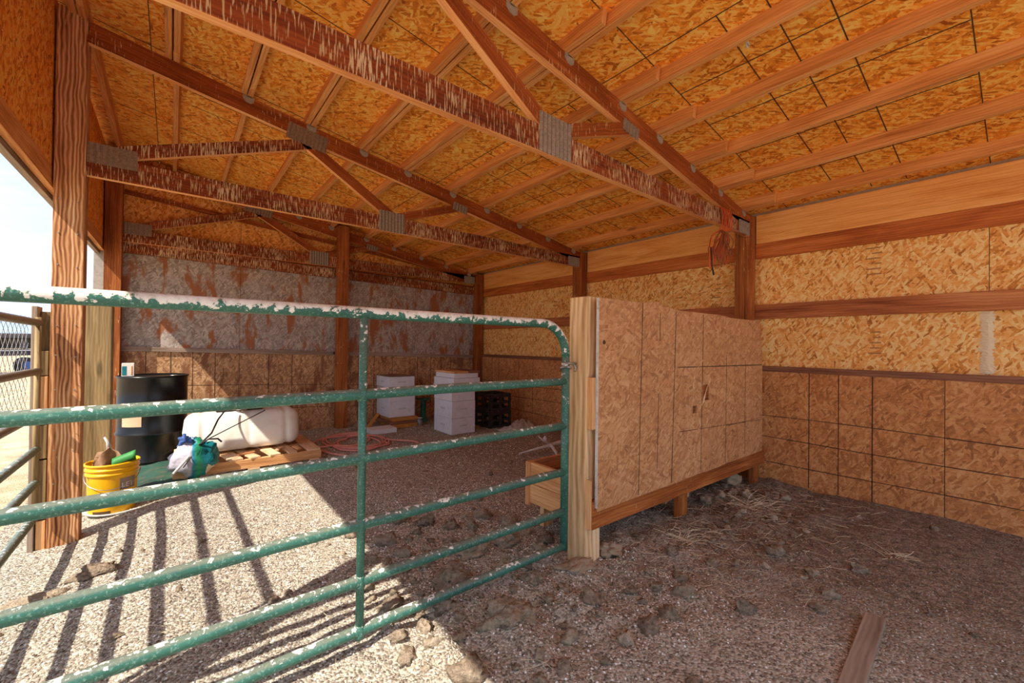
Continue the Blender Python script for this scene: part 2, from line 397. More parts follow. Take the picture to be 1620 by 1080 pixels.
M['gate'] = gatepaint('gate_green', .84, .45)
M['gatetop'] = gatepaint('gate_green_splashed', .585, .6)
M['gategrey'] = gatepaint('gate_dusty', .92, .8, srgb(96, 88, 72))

# ground: crushed gravel and dry manure dust
s = Mat('ground', .95, 0, .1)
P_ = s.pos()
g1 = s.vor(P_, 95); g2 = s.vor(P_, 42)
sp = s.n('ShaderNodeSeparateColor'); s.lk(g1.outputs['Color'], sp.inputs[0])
sp2 = s.n('ShaderNodeSeparateColor'); s.lk(g2.outputs['Color'], sp2.inputs[0])
fine = s.noise(P_, 60, 5, .7); big = s.noise(P_, 1.1, 4, .6)
grav = s.ramp(s.math('ADD', s.math('MULTIPLY', sp.outputs[0], .6), s.math('MULTIPLY', fine, .4)), [(.12, srgb(96, 86, 78)), (.45, srgb(172, 160, 142)), (.8, srgb(208, 198, 180)), (.95, srgb(236, 230, 218))])
dirt = s.ramp(s.math('ADD', s.math('MULTIPLY', sp2.outputs[1], .25), s.math('MULTIPLY', fine, .75)), [(.25, srgb(72, 62, 52)), (.5, srgb(128, 112, 96)), (.75, srgb(176, 160, 140))])
gx = s.n('ShaderNodeSeparateXYZ'); s.lk(P_, gx.inputs[0])
# manure zone: towards the back-right of the pen (X + ... ) ; gravel elsewhere
zone = s.math('ADD', s.math('MULTIPLY', s.math('SUBTRACT', gx.outputs[0], 1.9), .9), s.math('MULTIPLY', s.math('SUBTRACT', big, .5), 2.2))
zone = s.math('MULTIPLY', s.ramp(zone, [(0, 0), (1, .92)]), s.ramp(s.math('MULTIPLY_ADD', gx.outputs[1], -.6, 2.2), [(.3, .35), (1, 1)]))
c = s.mix(zone, grav, dirt)
yard = s.math('LESS_THAN', gx.outputs[0], -.9)
c = s.mix(s.math('MULTIPLY', yard, .85), c, s.ramp(s.noise(P_, 3, 6, .7), [(.35, srgb(178, 146, 108)), (.6, srgb(222, 196, 160))]))
s.bump(s.math('ADD', s.math('MULTIPLY', g1.outputs['Distance'], -1.4), s.math('MULTIPLY', fine, .8)), .9, .006)
M['ground'] = s.col(c)
s = Mat('pebble', .85, 0, .2)
gi = s.n('ShaderNodeNewGeometry'); ri = gi.outputs['Random Per Island']
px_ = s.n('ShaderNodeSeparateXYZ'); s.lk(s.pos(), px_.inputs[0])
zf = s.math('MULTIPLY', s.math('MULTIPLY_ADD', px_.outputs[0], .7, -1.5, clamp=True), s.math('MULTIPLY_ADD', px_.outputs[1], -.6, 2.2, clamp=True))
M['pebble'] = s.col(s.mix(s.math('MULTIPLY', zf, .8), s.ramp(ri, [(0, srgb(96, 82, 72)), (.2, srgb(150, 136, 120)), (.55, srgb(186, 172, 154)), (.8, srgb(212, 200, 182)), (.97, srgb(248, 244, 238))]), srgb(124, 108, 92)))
s = Mat('clod', .95, 0, .1)
n1 = s.noise(s.pos(), 45, 5, .7); oi = s.n('ShaderNodeObjectInfo')
c = s.ramp(s.math('ADD', s.math('MULTIPLY', n1, .8), s.math('MULTIPLY', oi.outputs['Random'], .25)), [(.3, srgb(104, 88, 72)), (.5, srgb(162, 142, 120)), (.75, srgb(208, 190, 164))])
s.bump(n1, 1.0, .02); M['clod'] = s.col(c)
M['stone'] = plain('stone', srgb(166, 144, 118), .9, var=.15, scale=30, dirt=srgb(120, 98, 78), dirta=.6)

# ------------------------------------------------------------------ ground
def gz(x, y):
    z = .018*noise.noise(Vector((x*1.3, y*1.3, 0))) + .007*noise.noise(Vector((x*6, y*6, 3)))
    if x < -.1: z -= .06*min(1, (-.1-x)/.5)
    # lumpy, trampled strip across the gate mouth and beneath the partition
    a = math.exp(-((y-1.55)/.55)**2)*min(1, max(0, (x-.2)/.6))
    a += .5*math.exp(-((x-3.2)/.9)**2-((y-1.1)/.6)**2)
    q = noise.noise(Vector((x*5.5, y*5.5, 7)))
    r = noise.noise(Vector((x*16, y*16, 1)))
    z += a*(.045*q + .022*r)
    return z
def axis(lo, hi, a, b, st):
    v = list(np.arange(a, b+1e-6, st)); s_ = st; x = b
    while x < hi: s_ *= 1.35; x = min(hi, x+s_); v.append(x)
    s_ = st; x = a; w = []
    while x > lo: s_ *= 1.35; x = max(lo, x-s_); w.append(x)
    return w[::-1]+v
xs = axis(-120, 60, -1.1, 4.6, .03); ys = axis(-40, 160, .15, 6.7, .03)
vs = []; uvs = []
for y in ys:
    for x in xs: vs.append((x, y, gz(x, y)))
nx = len(xs); fs = [[j*nx+i, j*nx+i+1, (j+1)*nx+i+1, (j+1)*nx+i] for j in range(len(ys)-1) for i in range(nx-1)]
me = bpy.data.meshes.new('floor'); me.from_pydata(vs, [], fs); me.materials.append(M['ground']); me.polygons.foreach_set('use_smooth', [True]*len(fs)); me.update()
floor = bpy.data.objects.new('floor', me); COL.objects.link(floor); tag(floor, 'trampled ground of pale crushed gravel and brown dry manure', kind='structure')

# pebbles
rng = np.random.default_rng(3)
def scatter(n, x0, x1, y0, y1, smin, smax, name, parent):
    V = []; F = []
    px = rng.uniform(x0, x1, n); py = rng.uniform(y0, y1, n)
    sz = rng.uniform(smin, smax, n)
    tmpl = np.array([(1, 0, 0), (0, 1, 0), (-1, 0, 0), (0, -1, 0), (0, 0, .75), (0, 0, -.6)], float)
    tf = np.array([(0, 1, 4), (1, 2, 4), (2, 3, 4), (3, 0, 4), (1, 0, 5), (2, 1, 5), (3, 2, 5), (0, 3, 5)])
    for i in range(n):
        a = rng.uniform(0, 6.28); ca, sa = math.cos(a), math.sin(a)
        t = tmpl*rng.uniform(.55, 1.2, (6, 1))*sz[i]
        x = t[:, 0]*ca-t[:, 1]*sa+px[i]; y = t[:, 0]*sa+t[:, 1]*ca+py[i]
        z = t[:, 2]+gz(px[i], py[i])+sz[i]*.15
        V.append(np.stack([x, y, z], 1)); F.append(tf+6*i)
    V = np.concatenate(V); F = np.concatenate(F)
    me = bpy.data.meshes.new(name); me.from_pydata(V.tolist(), [], F.tolist()); me.materials.append(M['pebble']); me.update()
    o = bpy.data.objects.new(name, me); COL.objects.link(o); child(o, parent); o['kind'] = 'stuff'
    return o
scatter(26000, -.8, 2.2, .9, 3.2, .003, .0085, 'gravel', floor)
scatter(13000, 1.0, 4.48, -.1, 2.4, .0025, .0065, 'gravel', floor)
scatter(20000, -.6, 4.2, 3.0, 6.4, .004, .0095, 'gravel', floor)

# ------------------------------------------------------------------ ceiling (roof)
ceil = empty('ceiling', (2, 3, 3.3), 'sloping roof underside of orange strand board on bare purlins', kind='structure')
def rbeam(mb, x, y0, y1, w, h, dz=0):       # along Y under the deck
    zz = roof(x)+dz
    mb.beam((x, y0, zz+h/2), (x, y1, zz+h/2), w, h, (.168, 0, .986))
    return mb
PH = .092
xe = [-.78, -.15, 2.2, 4.66]; ye = [-1.5, -1.12, .176, 1.46, 2.74, 4.02, 5.3, 6.62]
for i in range(3):
    for j in range(7):
        mb = MB(); g_ = .0025
        x0, x1, y0, y1 = xe[i]+g_, xe[i+1]-g_, ye[j]+g_, ye[j+1]-g_
        z0, z1 = roof(x0)+PH, roof(x1)+PH; t = .011
        P = [Vector((x, y, (z0 if x == x0 else z1)+dz)) for dz in (0, t) for y in (y0, y1) for x in (x0, x1)]
        mb.hexa(P, (x1-x0, y1-y0, t)); mb.build('osb_panel', M['roof_osb'], ceil)
# metal skin over the boards
mb = MB(); P = [Vector((x, y, roof(x)+PH+.013+dz)) for dz in (0, .01) for y in (-1.52, 6.66) for x in (-.85, 4.75)]
mb.hexa(P, (5.6, 8.2, .01)); mb.build('roofing_sheet', M['clip'], ceil)
# purlins: lapped at each truss, near bay offset beside the far bay
PX = [-.50, -.02, .44, .905, 1.36, 1.80, 2.32, 2.77, 3.255, 3.74, 4.22]
bays = [(-1.5, Y1+.12), (Y1-.28, Y2+.1), (Y2-.12, YE)]
for k, x in enumerate(PX):
    for b, (y0, y1) in enumerate(bays):
        off = (.022, -.022, .022)[b]
        mb = MB(); rbeam(mb, x+off, y0, y1, .038, PH); mb.build('purlin', M['purlin'], ceil, .002)
        if b == 1 and x < 2.0:            # doubled purlins in the middle bay
            mb = MB(); rbeam(mb, x+.024, y0+.3, y1-.06, .036, PH-.006, .005); mb.build('purlin', M['purlin'], ceil, .002)
# printed nailing lines on the boards
mb = MB()
def rline(xa, ya, xb, yb, w=.006):
    z = PH-.0012
    mb.beam((xa, ya, roof(xa)+z), (xb, yb, roof(xb)+z), w, .002, (.168, 0, .986))
for y in (-.4, -.05, .61, .825, 1.04, 2.1, 2.42, 3.1, 3.4, 4.4, 4.75, 5.65, 5.95): rline(2.2, y, 4.5, y)
for x in (2.60, 3.0, 3.45, 3.95): rline(x, .18, x, 1.46)
for x in (2.55, 3.05, 3.5): rline(x, 1.6, x, 6.5, .004)
for y in (2.42, 4.45, 4.7, 5.65): rline(.1, y, 2.1, y, .005)
o = mb.build('nailing_line', M['ink'], ceil); o['kind'] = 'stuff'
# board edges pencil-dark seams
mb = MB()
for y in ye[1:-1]: rline(-.7, y, 4.6, y, .005)
for x in (-.15, 2.2): rline(x, -1.4, x, 6.5, .005)
o = mb.build('board_seam', M['ink'], ceil); o['kind'] = 'stuff'

# ------------------------------------------------------------------ back wall
wb = empty('wall_back', (D, 3, 0), 'long orange strand board back wall with brown girts', kind='structure')
ycut = [-1.5, -1.0, .18, Y1+.07, 2.62, Y2+.07, 5.2, YE]
for a, b in zip(ycut, ycut[1:]):
    MB().box(D+.03, D+.042, a+.002, b-.002, 1.05, 2.2).build('osb_panel', M['wall_osb'], wb)
for a, b in zip([-1.5, -.84, .396, Y1+.05, 2.83, Y2+.05, 5.2], [-.84, .396, Y1+.05, 2.83, Y2+.05, 5.2, YE]):
    MB().box(D-.012, D+.0, a+.002, b-.002, -.1, 1.05).build('osb_panel', M['low_osb'], wb)
bayY = [(-1.5, Y1-.002), (Y1+.142, Y2-.002), (Y2+.142, YE-.14)]
for a, b in bayY:
    MB().box(D-.008, D+.03, a, b, 1.545, 1.685).build('girt', M['girt'], wb, .003)
    MB().box(D-.02, D+.03, a, b, 1.035, 1.085).build('trim_board', M['browntrim'], wb, .003)
    MB().box(D-.005, D+.03, a, b, 2.142, 2.288).build('header_board', M['header'], wb, .003)
    MB().box(D+.005, D+.035, a, b, 2.291, 2.575).build('header_board', M['pale'], wb, .003)
mb = MB()
for z in (.605, .400, .175):
    for a, b in ((-1.4, 1.69), (1.9, 6.4)):
        n_ = 24
        for i in range(n_):
            y0 = a+(b-a)*i/n_; y1 = a+(b-a)*(i+1)/n_
            q = lambda y: z+.008*math.sin(y*2.3+z*9)
            mb.beam((D-.0125, y0, q(y0)), (D-.0125, y1, q(y1)), .002, .005+.003*R.random())
for y, w in ((-.8, .005), (.813, .008), (1.039, .006), (1.255, .007), (2.4, .006), (5.0, .006), (5.35, .005), (5.9, .006), (6.1, .005)):
    mb.beam((D-.0125, y, .0), (D-.0125, y, 1.035), w, .002, (1, 0, 0))
o = mb.build('nailing_line', M['ink'], wb); o['kind'] = 'stuff'
# pale spilled-foam smear beside the seam
mb = MB(); G = []
for i in range(60):
    z = 1.09+.45*i/59; w_ = .022+.03*abs(noise.noise(Vector((0, 1, i*.35)))); c_ = .19+.02*noise.noise(Vector((0, 0, i*.2)))
    G.append([(D+.029-.005*(1-abs(v))*(.5+R.random()), c_+v*w_*(1+.4*R.random()), z+.004*R.random()) for v in (-1, -.6, -.2, .2, .6, 1)])
mb.sheet(G, 0, False)
o = mb.build('foam_smear', plain('foam', srgb(236, 214, 180), .9, var=.08), wb); tag(o, 'pale smear of dried foam along the board seam', kind='stuff')
MB().box(D+.05, D+.06, -1.5, 6.66, -.15, 2.62).build('light_stop_siding', M['clip'], wb)  # unseen outer siding, added to stop light leaking through the wall joints
# printed grade stamps (only what can be read)
def stamp(y0, y1, z0, z1, bars, text=None):
    mb = MB(); X = D+.0295
    for i in range(bars):
        z = z0+(z1-z0)*(i+.5)/bars; yy = y0+(y1-y0)*.1*R.random(); l = (y1-y0)*(.35+.6*R.random())
        mb.box(X-.001, X, yy, yy+l, z, z+.25*(z1-z0)/bars)
    o = mb.build('grade_stamp', M['stamp'], wb)
    if text:
        cu = bpy.data.curves.new('stamp_text', 'FONT'); cu.body = text; cu.size = .075; cu.extrude = .0004; cu.align_x = 'CENTER'
        t = bpy.data.objects.new('stamp_text', cu); COL.objects.link(t); cu.materials.append(M['stamp'])
        t.matrix_world = Matrix(((0, 0, -1, X-.001), (-1, 0, 0, (y0+y1)/2), (0, 1, 0, z0-.09), (0, 0, 0, 1)))
        w_ = t.matrix_world.copy(); child(t, wb); t.matrix_basis = w_
stamp(.76, .88, 1.86, 2.12, 6); stamp(.76, .88, 1.2, 1.42, 5); stamp(2.06, 2.16, 1.77, 1.95, 4, 'APA'); stamp(4.5, 4.6, 1.78, 1.95, 3)

# ------------------------------------------------------------------ end wall (far)
we = empty('wall_end', (2, YE, 0), 'far end wall of weathered grey and rust-stained strand board', kind='structure')
def tz(x): return 1.155-.0262*x            # its trim strip runs slightly downhill
xc = [-.60, .69, 1.95, 3.2, D+.02]
for a, b in zip(xc, xc[1:]):
    mb = MB(); P = [Vector((x, y, z)) for z, yy in ((0, 0), (1, 0)) for y in (YE, YE+.012) for x in (a+.002, b-.002)]
    P = [Vector((p.x, p.y, (tz(p.x)+.02) if p.z == 0 else 2.27)) for p in P]
    mb.hexa(P, (b-a, .012, 1.1)); mb.build('osb_panel', M['end_grey'], we)
    mb = MB(); P = [Vector((x, y, z)) for z in (0, 1) for y in (YE-.012, YE-.001) for x in (a+.002, b-.002)]
    P = [Vector((p.x, p.y, -.1 if p.z == 0 else tz(p.x)-.02)) for p in P]
    mb.hexa(P, (b-a, .012, 1.2)); mb.build('osb_panel', M['end_low'], we)
    mb = MB(); P = [Vector((x, y, z)) for z in (0, 1) for y in (YE+.013, YE+.025) for x in (a+.002, b-.002)]
    P = [Vector((p.x, p.y, 2.2 if p.z == 0 else roof(p.x)+PH-.01)) for p in P]
    mb.hexa(P, (b-a, .012, 1.1)); mb.build('osb_panel', M['gable_osb'], we)
for a, b in ((-.46, 1.87), (2.03, 4.36)):
    mb = MB(); mb.beam((a, YE-.018, tz(a)), (b, YE-.018, tz(b)), .03, .055); mb.build('trim_board', M['greytrim'], we, .003)
    zz = lambda x: 2.335-.018*x
    mb = MB(); mb.beam((a, YE-.02, zz(a)), (b, YE-.02, zz(b)), .038, .14); mb.build('header_board', M['truss'], we, .003)
    mb = MB(); mb.beam((a, YE-.03, zz(a)+.085), (b, YE-.03, zz(b)+.085), .06, .02); mb.build('header_board', M['topchord'], we, .002)
mb = MB(); P = [Vector((x, y, z)) for z in (0, 1) for y in (YE+.045, YE+.055) for x in (-.7, 4.6)]
P = [Vector((p.x, p.y, -.15 if p.z == 0 else roof(p.x)+PH)) for p in P]; mb.hexa(P, (5, .01, 3)); mb.build('light_stop_siding', M['clip'], we)  # unseen siding again, added to keep daylight out of the end wall gaps
# sloping nailer behind the webs
mb = MB(); mb.beam((-.45, YE-.005, 2.98), (4.3, YE-.005, 2.52), .03, .05); mb.build('nailer', M['topchord'], we)
mb = MB()
for x in (-.24, -.01, .2, .43, 1.03, 1.32, 2.25, 2.5, 2.8, 3.25, 3.5, 3.9):
    mb.beam((x, YE-.0125, .02), (x, YE-.0125, tz(x)-.02), .007, .002, (0, 1, 0))
for z0 in (.745, .42):
    mb.beam((-.45, YE-.0125, z0), (1.8, YE-.0125, z0-.1), .002, .006)
    mb.beam((2.1, YE-.0125, z0-.12), (4.3, YE-.0125, z0-.3 if z0 > .5 else z0-.2), .002, .005)
for a in xc[1:-1]: mb.box(a-.002, a+.002, YE-.0006, YE-.0001, 1.15, 2.25)
o = mb.build('nailing_line', M['ink'], we); o['kind'] = 'stuff'

# ------------------------------------------------------------------ front wall: header over the open side
wf = empty('wall_front', (-.62, 3, 2.2), 'front eave header boarded with strand board above the open side', kind='structure')
def hz(y): return 2.2+.013*(y-2.4)
def slab(mb, x0, x1, y0, y1, za, zb):      # za, zb functions of y
    P = [Vector((x, y, za(y) if c == 0 else zb(y))) for c in (0, 1) for y in (y0, y1) for x in (x0, x1)]
    return mb.hexa(P, (x1-x0, y1-y0, zb(y0)-za(y0)))
for a, b in zip([-1.5, .2, 2.65, 5.1], [.2, 2.65, 5.1, 6.6]):
    slab(MB(), -.625, -.613, a+.002, b-.002, lambda y: hz(y)+.13, lambda y: 3.47).build('osb_panel', M['roof_osb'], wf)
slab(MB(), -.65, -.612, -1.5, 6.6, lambda y: hz(y)+.02, lambda y: hz(y)+.15).build('header_board', M['purlin'], wf, .003)
slab(MB(), -.69, -.652, -1.5, 6.62, lambda y: hz(y)-.01, lambda y: 3.45).build('fascia_board', M['oldboard'], wf, .003)

# ------------------------------------------------------------------ posts
def post(x0, x1, y0, y1, z0, z1, label, mat='post', group=None, plies=0, taper=0):
    t = empty('wooden_post', ((x0+x1)/2, (y0+y1)/2, max(z0, 0)), label, 'post', group)
    if plies:
        w = (y1-y0)/plies
        for i in range(plies):
            MB().box(x0, x1, y0+i*w+.0008, y0+(i+1)*w-.0008, z0, z1-.01*i).build('ply', M[mat], t, .003)
    else: MB().box(x0, x1, y0, y1, z0, z1).build('timber', M[mat], t, .006)
    return t
def nails(t, pts, r=.004, name='nail_head'):
    for x, y, z in pts:
        mb = MB(); mb.tube([(x, y-.003, z), (x, y+.004, z)], r, 6); mb.build(name, M['steel'], t)
zt = lambda x: roof(x)+.02
p2 = post(-.602, -.458, Y2, Y2+.13, -.12, zt(-.6), 'big sunlit swirly-grained front post at left, streaked dark above', 'treated', plies=3)
nails(p2, [(x, Y2-.001, z+R.uniform(-.02, .02)) for z in np.arange(.15, 2.2, .2) for x in (-.575, -.49)])
post(-.602, -.458, Y1+.03, Y1+.16, -.12, zt(-.6), 'front post just outside the left edge carrying the near gate', 'treated', plies=3)
post(-.60, -.455, YE-.15, YE-.01, -.12, zt(-.6), 'front corner post at far left end wall, half in sun', 'post', plies=3)
post(4.36, 4.499, Y1, Y1+.14, -.1, zt(4.4), 'nearest back wall post, right behind the partition end', 'post', plies=3)
post(4.36, 4.499, Y2, Y2+.14, -.1, zt(4.4), 'back wall post seen just above the partition post', 'post', plies=3)
post(4.36, 4.48, YE-.173, YE-.04, -.1, zt(4.4), 'far back corner post beside the stacked black crates', 'post', plies=3)
mp_ = post(1.875, 2.025, YE-.22, YE-.09, -.1, zt(1.9), 'middle post of the end wall behind the gate upright', 'post')
post(-.53, -.372, 4.6, 4.74, -.12, 1.535, 'short weathered greenish post behind the yellow bucket', 'oldpost')
# jamb of old boards beside the big post
jb = empty('gate_jamb', (-.66, 3.95, 0), 'grey weathered jamb of boards and blocks left of the sunlit post', 'jamb')
MB().box(-.682, -.655, 3.9, 4.02, -.12, 1.47).build('jamb_board', M['oldboard'], jb, .003)
MB().box(-.653, -.604, 3.96, 4.0, -.12, 1.44).build('jamb_board', M['oldpost'], jb, .003)
for z0, z1 in ((-.08, .12), (.13, .5), (.51, .72), (.73, 1.03), (1.035, 1.19)):
    MB().box(-.65, -.608, 3.915, 3.958, z0, z1).build('spacer_block', M['lumber' if z1 in (.12, 1.03) else 'oldpost'], jb, .003)

# ------------------------------------------------------------------ trusses
def plate(t, x0, x1, z0, z1, y, ang=0):
    # ribbed galvanised nail plate on the near face
    mb = MB(); n_ = max(5, int((x1-x0)/.03)); cx, cz = (x0+x1)/2, (z0+z1)/2
    ca, sa = math.cos(ang), math.sin(ang); g0 = []; g1 = []
    for i in range(n_*2+1):
        x = (x0-cx)+(x1-x0)*i/(n_*2); dy = -.010 if i % 2 else -.001
        for L_, zz in ((g0, z0-cz), (g1, z1-cz)):
            L_.append((cx+x*ca-zz*sa, y+dy, cz+x*sa+zz*ca))
    mb.sheet([g0, g1], 0, False); o = mb.build('nail_plate', M['galv'], t)
    so_ = o.modifiers.new('s', 'SOLIDIFY'); so_.thickness = .0015
def truss(y, label, dz=0, th=.045, mats=('truss', 'topchord')):
    t = empty('roof_truss', (2, y, 2.35+dz), label, 'roof truss', None)
    yc = y+th/2
    def bm(a, b, h, name, m):
        mb = MB(); mb.beam((a[0], yc, a[1]), (b[0], yc, b[1]), th, h); mb.m[5] = 1; return mb.build(name, [M[m], M['underlit']], t, .002)  # bottom face takes the paler wood with painted-in ground bounce
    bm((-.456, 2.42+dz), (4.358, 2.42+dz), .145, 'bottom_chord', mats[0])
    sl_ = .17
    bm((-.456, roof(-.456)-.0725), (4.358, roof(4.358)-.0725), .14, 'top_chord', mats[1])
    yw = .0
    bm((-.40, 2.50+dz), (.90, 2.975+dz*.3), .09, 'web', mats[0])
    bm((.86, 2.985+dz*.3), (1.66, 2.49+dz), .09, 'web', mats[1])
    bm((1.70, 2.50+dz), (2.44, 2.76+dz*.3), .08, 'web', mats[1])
    plate(t, -.455, -.205, 2.435+dz, 2.57+dz, y)
    plate(t, .72, 1.04, 2.95+dz*.3, 3.09+dz*.3, y, -.17)
    plate(t, 1.57, 1.83, 2.345+dz, 2.57+dz, y) if y < 3 else plate(t, 1.515, 1.775, 2.345+dz, 2.54+dz, y)
    plate(t, 2.33, 2.51, 2.70+dz*.3, 2.785+dz*.3, y, -.17)
    plate(t, 4.12, 4.35, 2.345+dz, 2.47+dz, y)
    for k, x in enumerate(PX[2:]):
        mb = MB(); z = roof(x)
        q = [(x-.035, z), (x+.045, z-.008), (x+.04, z-.045), (x+.018, z-.06), (x-.012, z-.055), (x-.035, z-.03)]
        b_ = len(mb.v); mb.v += [(a, y-.003, c_) for a, c_ in q]+[(a, y-.0005, c_) for a, c_ in q]
        n6 = 6; mb.face([b_+i for i in range(n6)][::-1], [(0, 0)]*n6); mb.face([b_+n6+i for i in range(n6)], [(0, 0)]*n6)
        for i in range(n6): j = (i+1) % n6; mb.face([b_+i, b_+j, b_+n6+j, b_+n6+i], [(0, 0)]*4)
        mb.box(x-.008, x+.03, y-.003, y-.0005, z-.01, z+.06)
        mb.build('hurricane_clip', M['clip'], t)
    return t
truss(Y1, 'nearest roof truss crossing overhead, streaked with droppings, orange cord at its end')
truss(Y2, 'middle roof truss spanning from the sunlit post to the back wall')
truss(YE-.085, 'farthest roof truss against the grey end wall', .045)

# ------------------------------------------------------------------ near gate
def arc(cx, cz, r, a0, a1, y, n_=7, ax='x'):
    out = []
    for i in range(n_+1):
        a = a0+(a1-a0)*i/n_; out.append((cx+r*math.cos(a), y, cz+r*math.sin(a)))
    return out
rails = [1.385, 1.05, .79, .52, .29, .09]
gt = empty('tube_gate', (.7, Y1, 0), 'green tubular farm gate in the foreground, top rail caked with droppings', 'gate')
xl, xr = -.64, 1.80
path = [(xl, Y1, 1.2)] + [(xl, Y1, 1.25)] + arc(xl+.16, 1.225, .16, math.pi, math.pi/2, Y1) + [(x, Y1, 1.386) for x in np.arange(-.45, 1.6, .15)] + arc(xr-.19, 1.196, .19, math.pi/2, 0, Y1, 9)
MB().tube(path, .0245, 14).build('top_rail', M['gatetop'], gt)
MB().tube([(xr, Y1, 1.2), (xr, Y1, .07)], .0235, 14).build('end_tube', M['gate'], gt)
MB().tube([(xl, Y1, 1.2), (xl, Y1, .07)], .0235, 14).build('end_tube', M['gate'], gt)
for z in rails[1:]:
    MB().tube([(x, Y1, z+.004*math.sin(x*1.5)) for x in np.linspace(xl, xr, 12)], .0225, 14).build('rail', M['gate'], gt)
MB().tube([(.608, Y1-.002, 1.37), (.608, Y1-.002, .09)], .0165, 12).build('upright', M['gate'], gt)
for z in rails[1:]:      # fish-mouth weld beads
    MB().lathe((.608, Y1, z), [(.017, -.03), (.022, -.018), (.024, 0), (.022, .018), (.017, .03)], 10).build('weld', M['gate'], gt)
hb = empty('gate_latch', (1.84, Y1, 1.14), 'steel latch bolt joining gate and pale partition post', 'latch')
MB().tube([(1.74, Y1-.03, 1.155), (1.8, Y1-.035, 1.16), (1.87, Y1-.02, 1.155)], .008, 8).build('bolt', M['steel'], hb)
MB().lathe((1.768, Y1-.03, 1.15), [(.005, -.014), (.016, -.009), (.016, .009), (.005, .014)], 8).build('nut', M['steel'], hb)
mb = MB(); mb.tube([(1.8+.03*math.cos(a), Y1-.0+.03*math.sin(a), 1.135+.004*math.sin(2*a)) for a in np.linspace(0, 6.28, 14)[:-1]], .007, 8, closed=True); mb.build('collar', M['steel'], hb)
MB().tube([(1.83, Y1-.03, 1.16), (1.85, Y1-.035, 1.13), (1.84, Y1-.035, 1.11)], .006, 6).build('hook', M['steel'], hb)

# ------------------------------------------------------------------ gate along the front line (left), with chain link tied on
XG = -.645
g2 = empty('tube_gate', (XG, 2.8, 0), 'second tubular gate at far left, dusty upper rails, green lower rails', 'gate')
for i, z in enumerate([1.38, 1.08, .81, .595, .39, .18]):
    MB().tube([(XG, 1.88, z), (XG, 2.6, z-.004), (XG, 3.86, z-.015)], .0225, 12).build('rail', M['gategrey' if i < 3 else 'gate'], g2)
for y in (1.88, 3.86):
    MB().tube([(XG, y, 1.40), (XG, y, .15)], .015, 12).build('end_tube', M['oldpost'], g2)
mb = MB(); y0, y1, z0, z1 = 1.9, 3.84, .84, 1.44; st = .06
st = .08; k = int((y1-y0)/st)
for i in range(-12, k+1):
    for sgn in (1, -1):
        pts = []
        for j in range(int((z1-z0)/st*1)+1):
            y = y0+(i+j)*st if sgn > 0 else y0+(i+12-j)*st
            if y0 <= y <= y1: pts.append((XG-.035+.003*(j % 2)*sgn, y, z0+j*st))
        if len(pts) > 1: mb.tube(pts, .0014, 4, caps=False)
o = mb.build('chain_link_mesh', M['wire'], g2); tag(o, 'sagging chain link mesh wired behind the rails', kind='stuff')

# ------------------------------------------------------------------ partition
pp = empty('wooden_post', (1.93, 1.68, 0), 'pale split-edged partition post beside the end of the green gate', 'post')
mb = MB(); n_ = 16; rings = []
for i in range(n_+1):
    z = -.1+1.65*i/n_; d = lambda q: .006*noise.noise(Vector((q, i*.6, 2)))
    rings.append([(1.862+d(1), 1.610+d(2)*.5, z), (1.998+d(3), 1.612, z), (1.998, 1.748, z), (1.862+d(4), 1.748+d(5), z)])
for i in range(n_+1): mb.v += rings[i]
for i in range(n_):
    for j in range(4):
        j2 = (j+1) % 4
        mb.face([i*4+j, i*4+j2, (i+1)*4+j2, (i+1)*4+j], [(i*.1, j*.14), (i*.1, j*.14+.14), (i*.1+.1, j*.14+.14), (i*.1+.1, j*.14)])
mb.face([3, 2, 1, 0], [(0, 0), (.14, 0), (.14, .14), (0, .14)]); b_ = n_*4; mb.face([b_, b_+1, b_+2, b_+3], [(0, 0), (.14, 0), (.14, .14), (0, .14)])
mb.build('timber', M['partpost'], pp, .004)

pt = empty('partition', (3, 1.58, 0), 'waist-high strand board partition with black lines and punched holes', 'partition')
YP = 1.560
# board with two real holes, ragged top
hx = [(2.985, 3.05, .772, .828), (3.140, 3.235, .855, .975)]
xs_ = sorted(set([1.905, 2.1, 2.34, 2.54, 2.56, 2.74, 2.76, 2.9, 2.985, 3.05, 3.14, 3.235, 3.4, 3.6, 3.8, 4.0, 4.165, 4.26]))
zs_ = [.31, .5, .65, .772, .80, .828, .855, .915, .975, 1.1, 1.25, 1.4, 1.50]
def topz(x): return 1.542+.006*noise.noise(Vector((x*9, 1, 1)))+(.0 if x < 2.55 else -.022)+(.02 if 2.5 < x < 2.57 else 0)-(.012 if x > 3.4 else 0)
mb = MB(); idx = {}
def pv(i, j, b):
    k = (i, j, b)
    if k not in idx:
        x = xs_[i]; z = zs_[j] if j < len(zs_) else topz(x)
        if i == len(xs_)-1: x -= .075*max(0, (z-1.2)/.34)+.012*noise.noise(Vector((z*9, 0, 0)))
        if j == 0: z += .006*noise.noise(Vector((x*6, 0, 4)))
        if i == 0: x += .006*noise.noise(Vector((z*8, 3, 4)))
        dx = dz_ = 0
        for a0, a1, c0, c1 in hx:
            if abs(x-a0) < 1e-6 or abs(x-a1) < 1e-6:
                if c0-1e-6 <= z <= c1+1e-6: dx = .014*noise.noise(Vector((x*50, z*50, 1)))
        idx[k] = len(mb.v); mb.v.append((x+dx, YP+(.012 if b else 0), z))
    return idx[k]
ni, nj = len(xs_)-1, len(zs_)
def solid(i, j):
    if i < 0 or j < 0 or i >= ni or j >= nj: return False
    cx = (xs_[i]+xs_[i+1])/2; cz = (zs_[j]+(zs_[j+1] if j+1 < len(zs_) else 1.54))/2
    return not any(a0 < cx < a1 and c0 < cz < c1 for a0, a1, c0, c1 in hx)
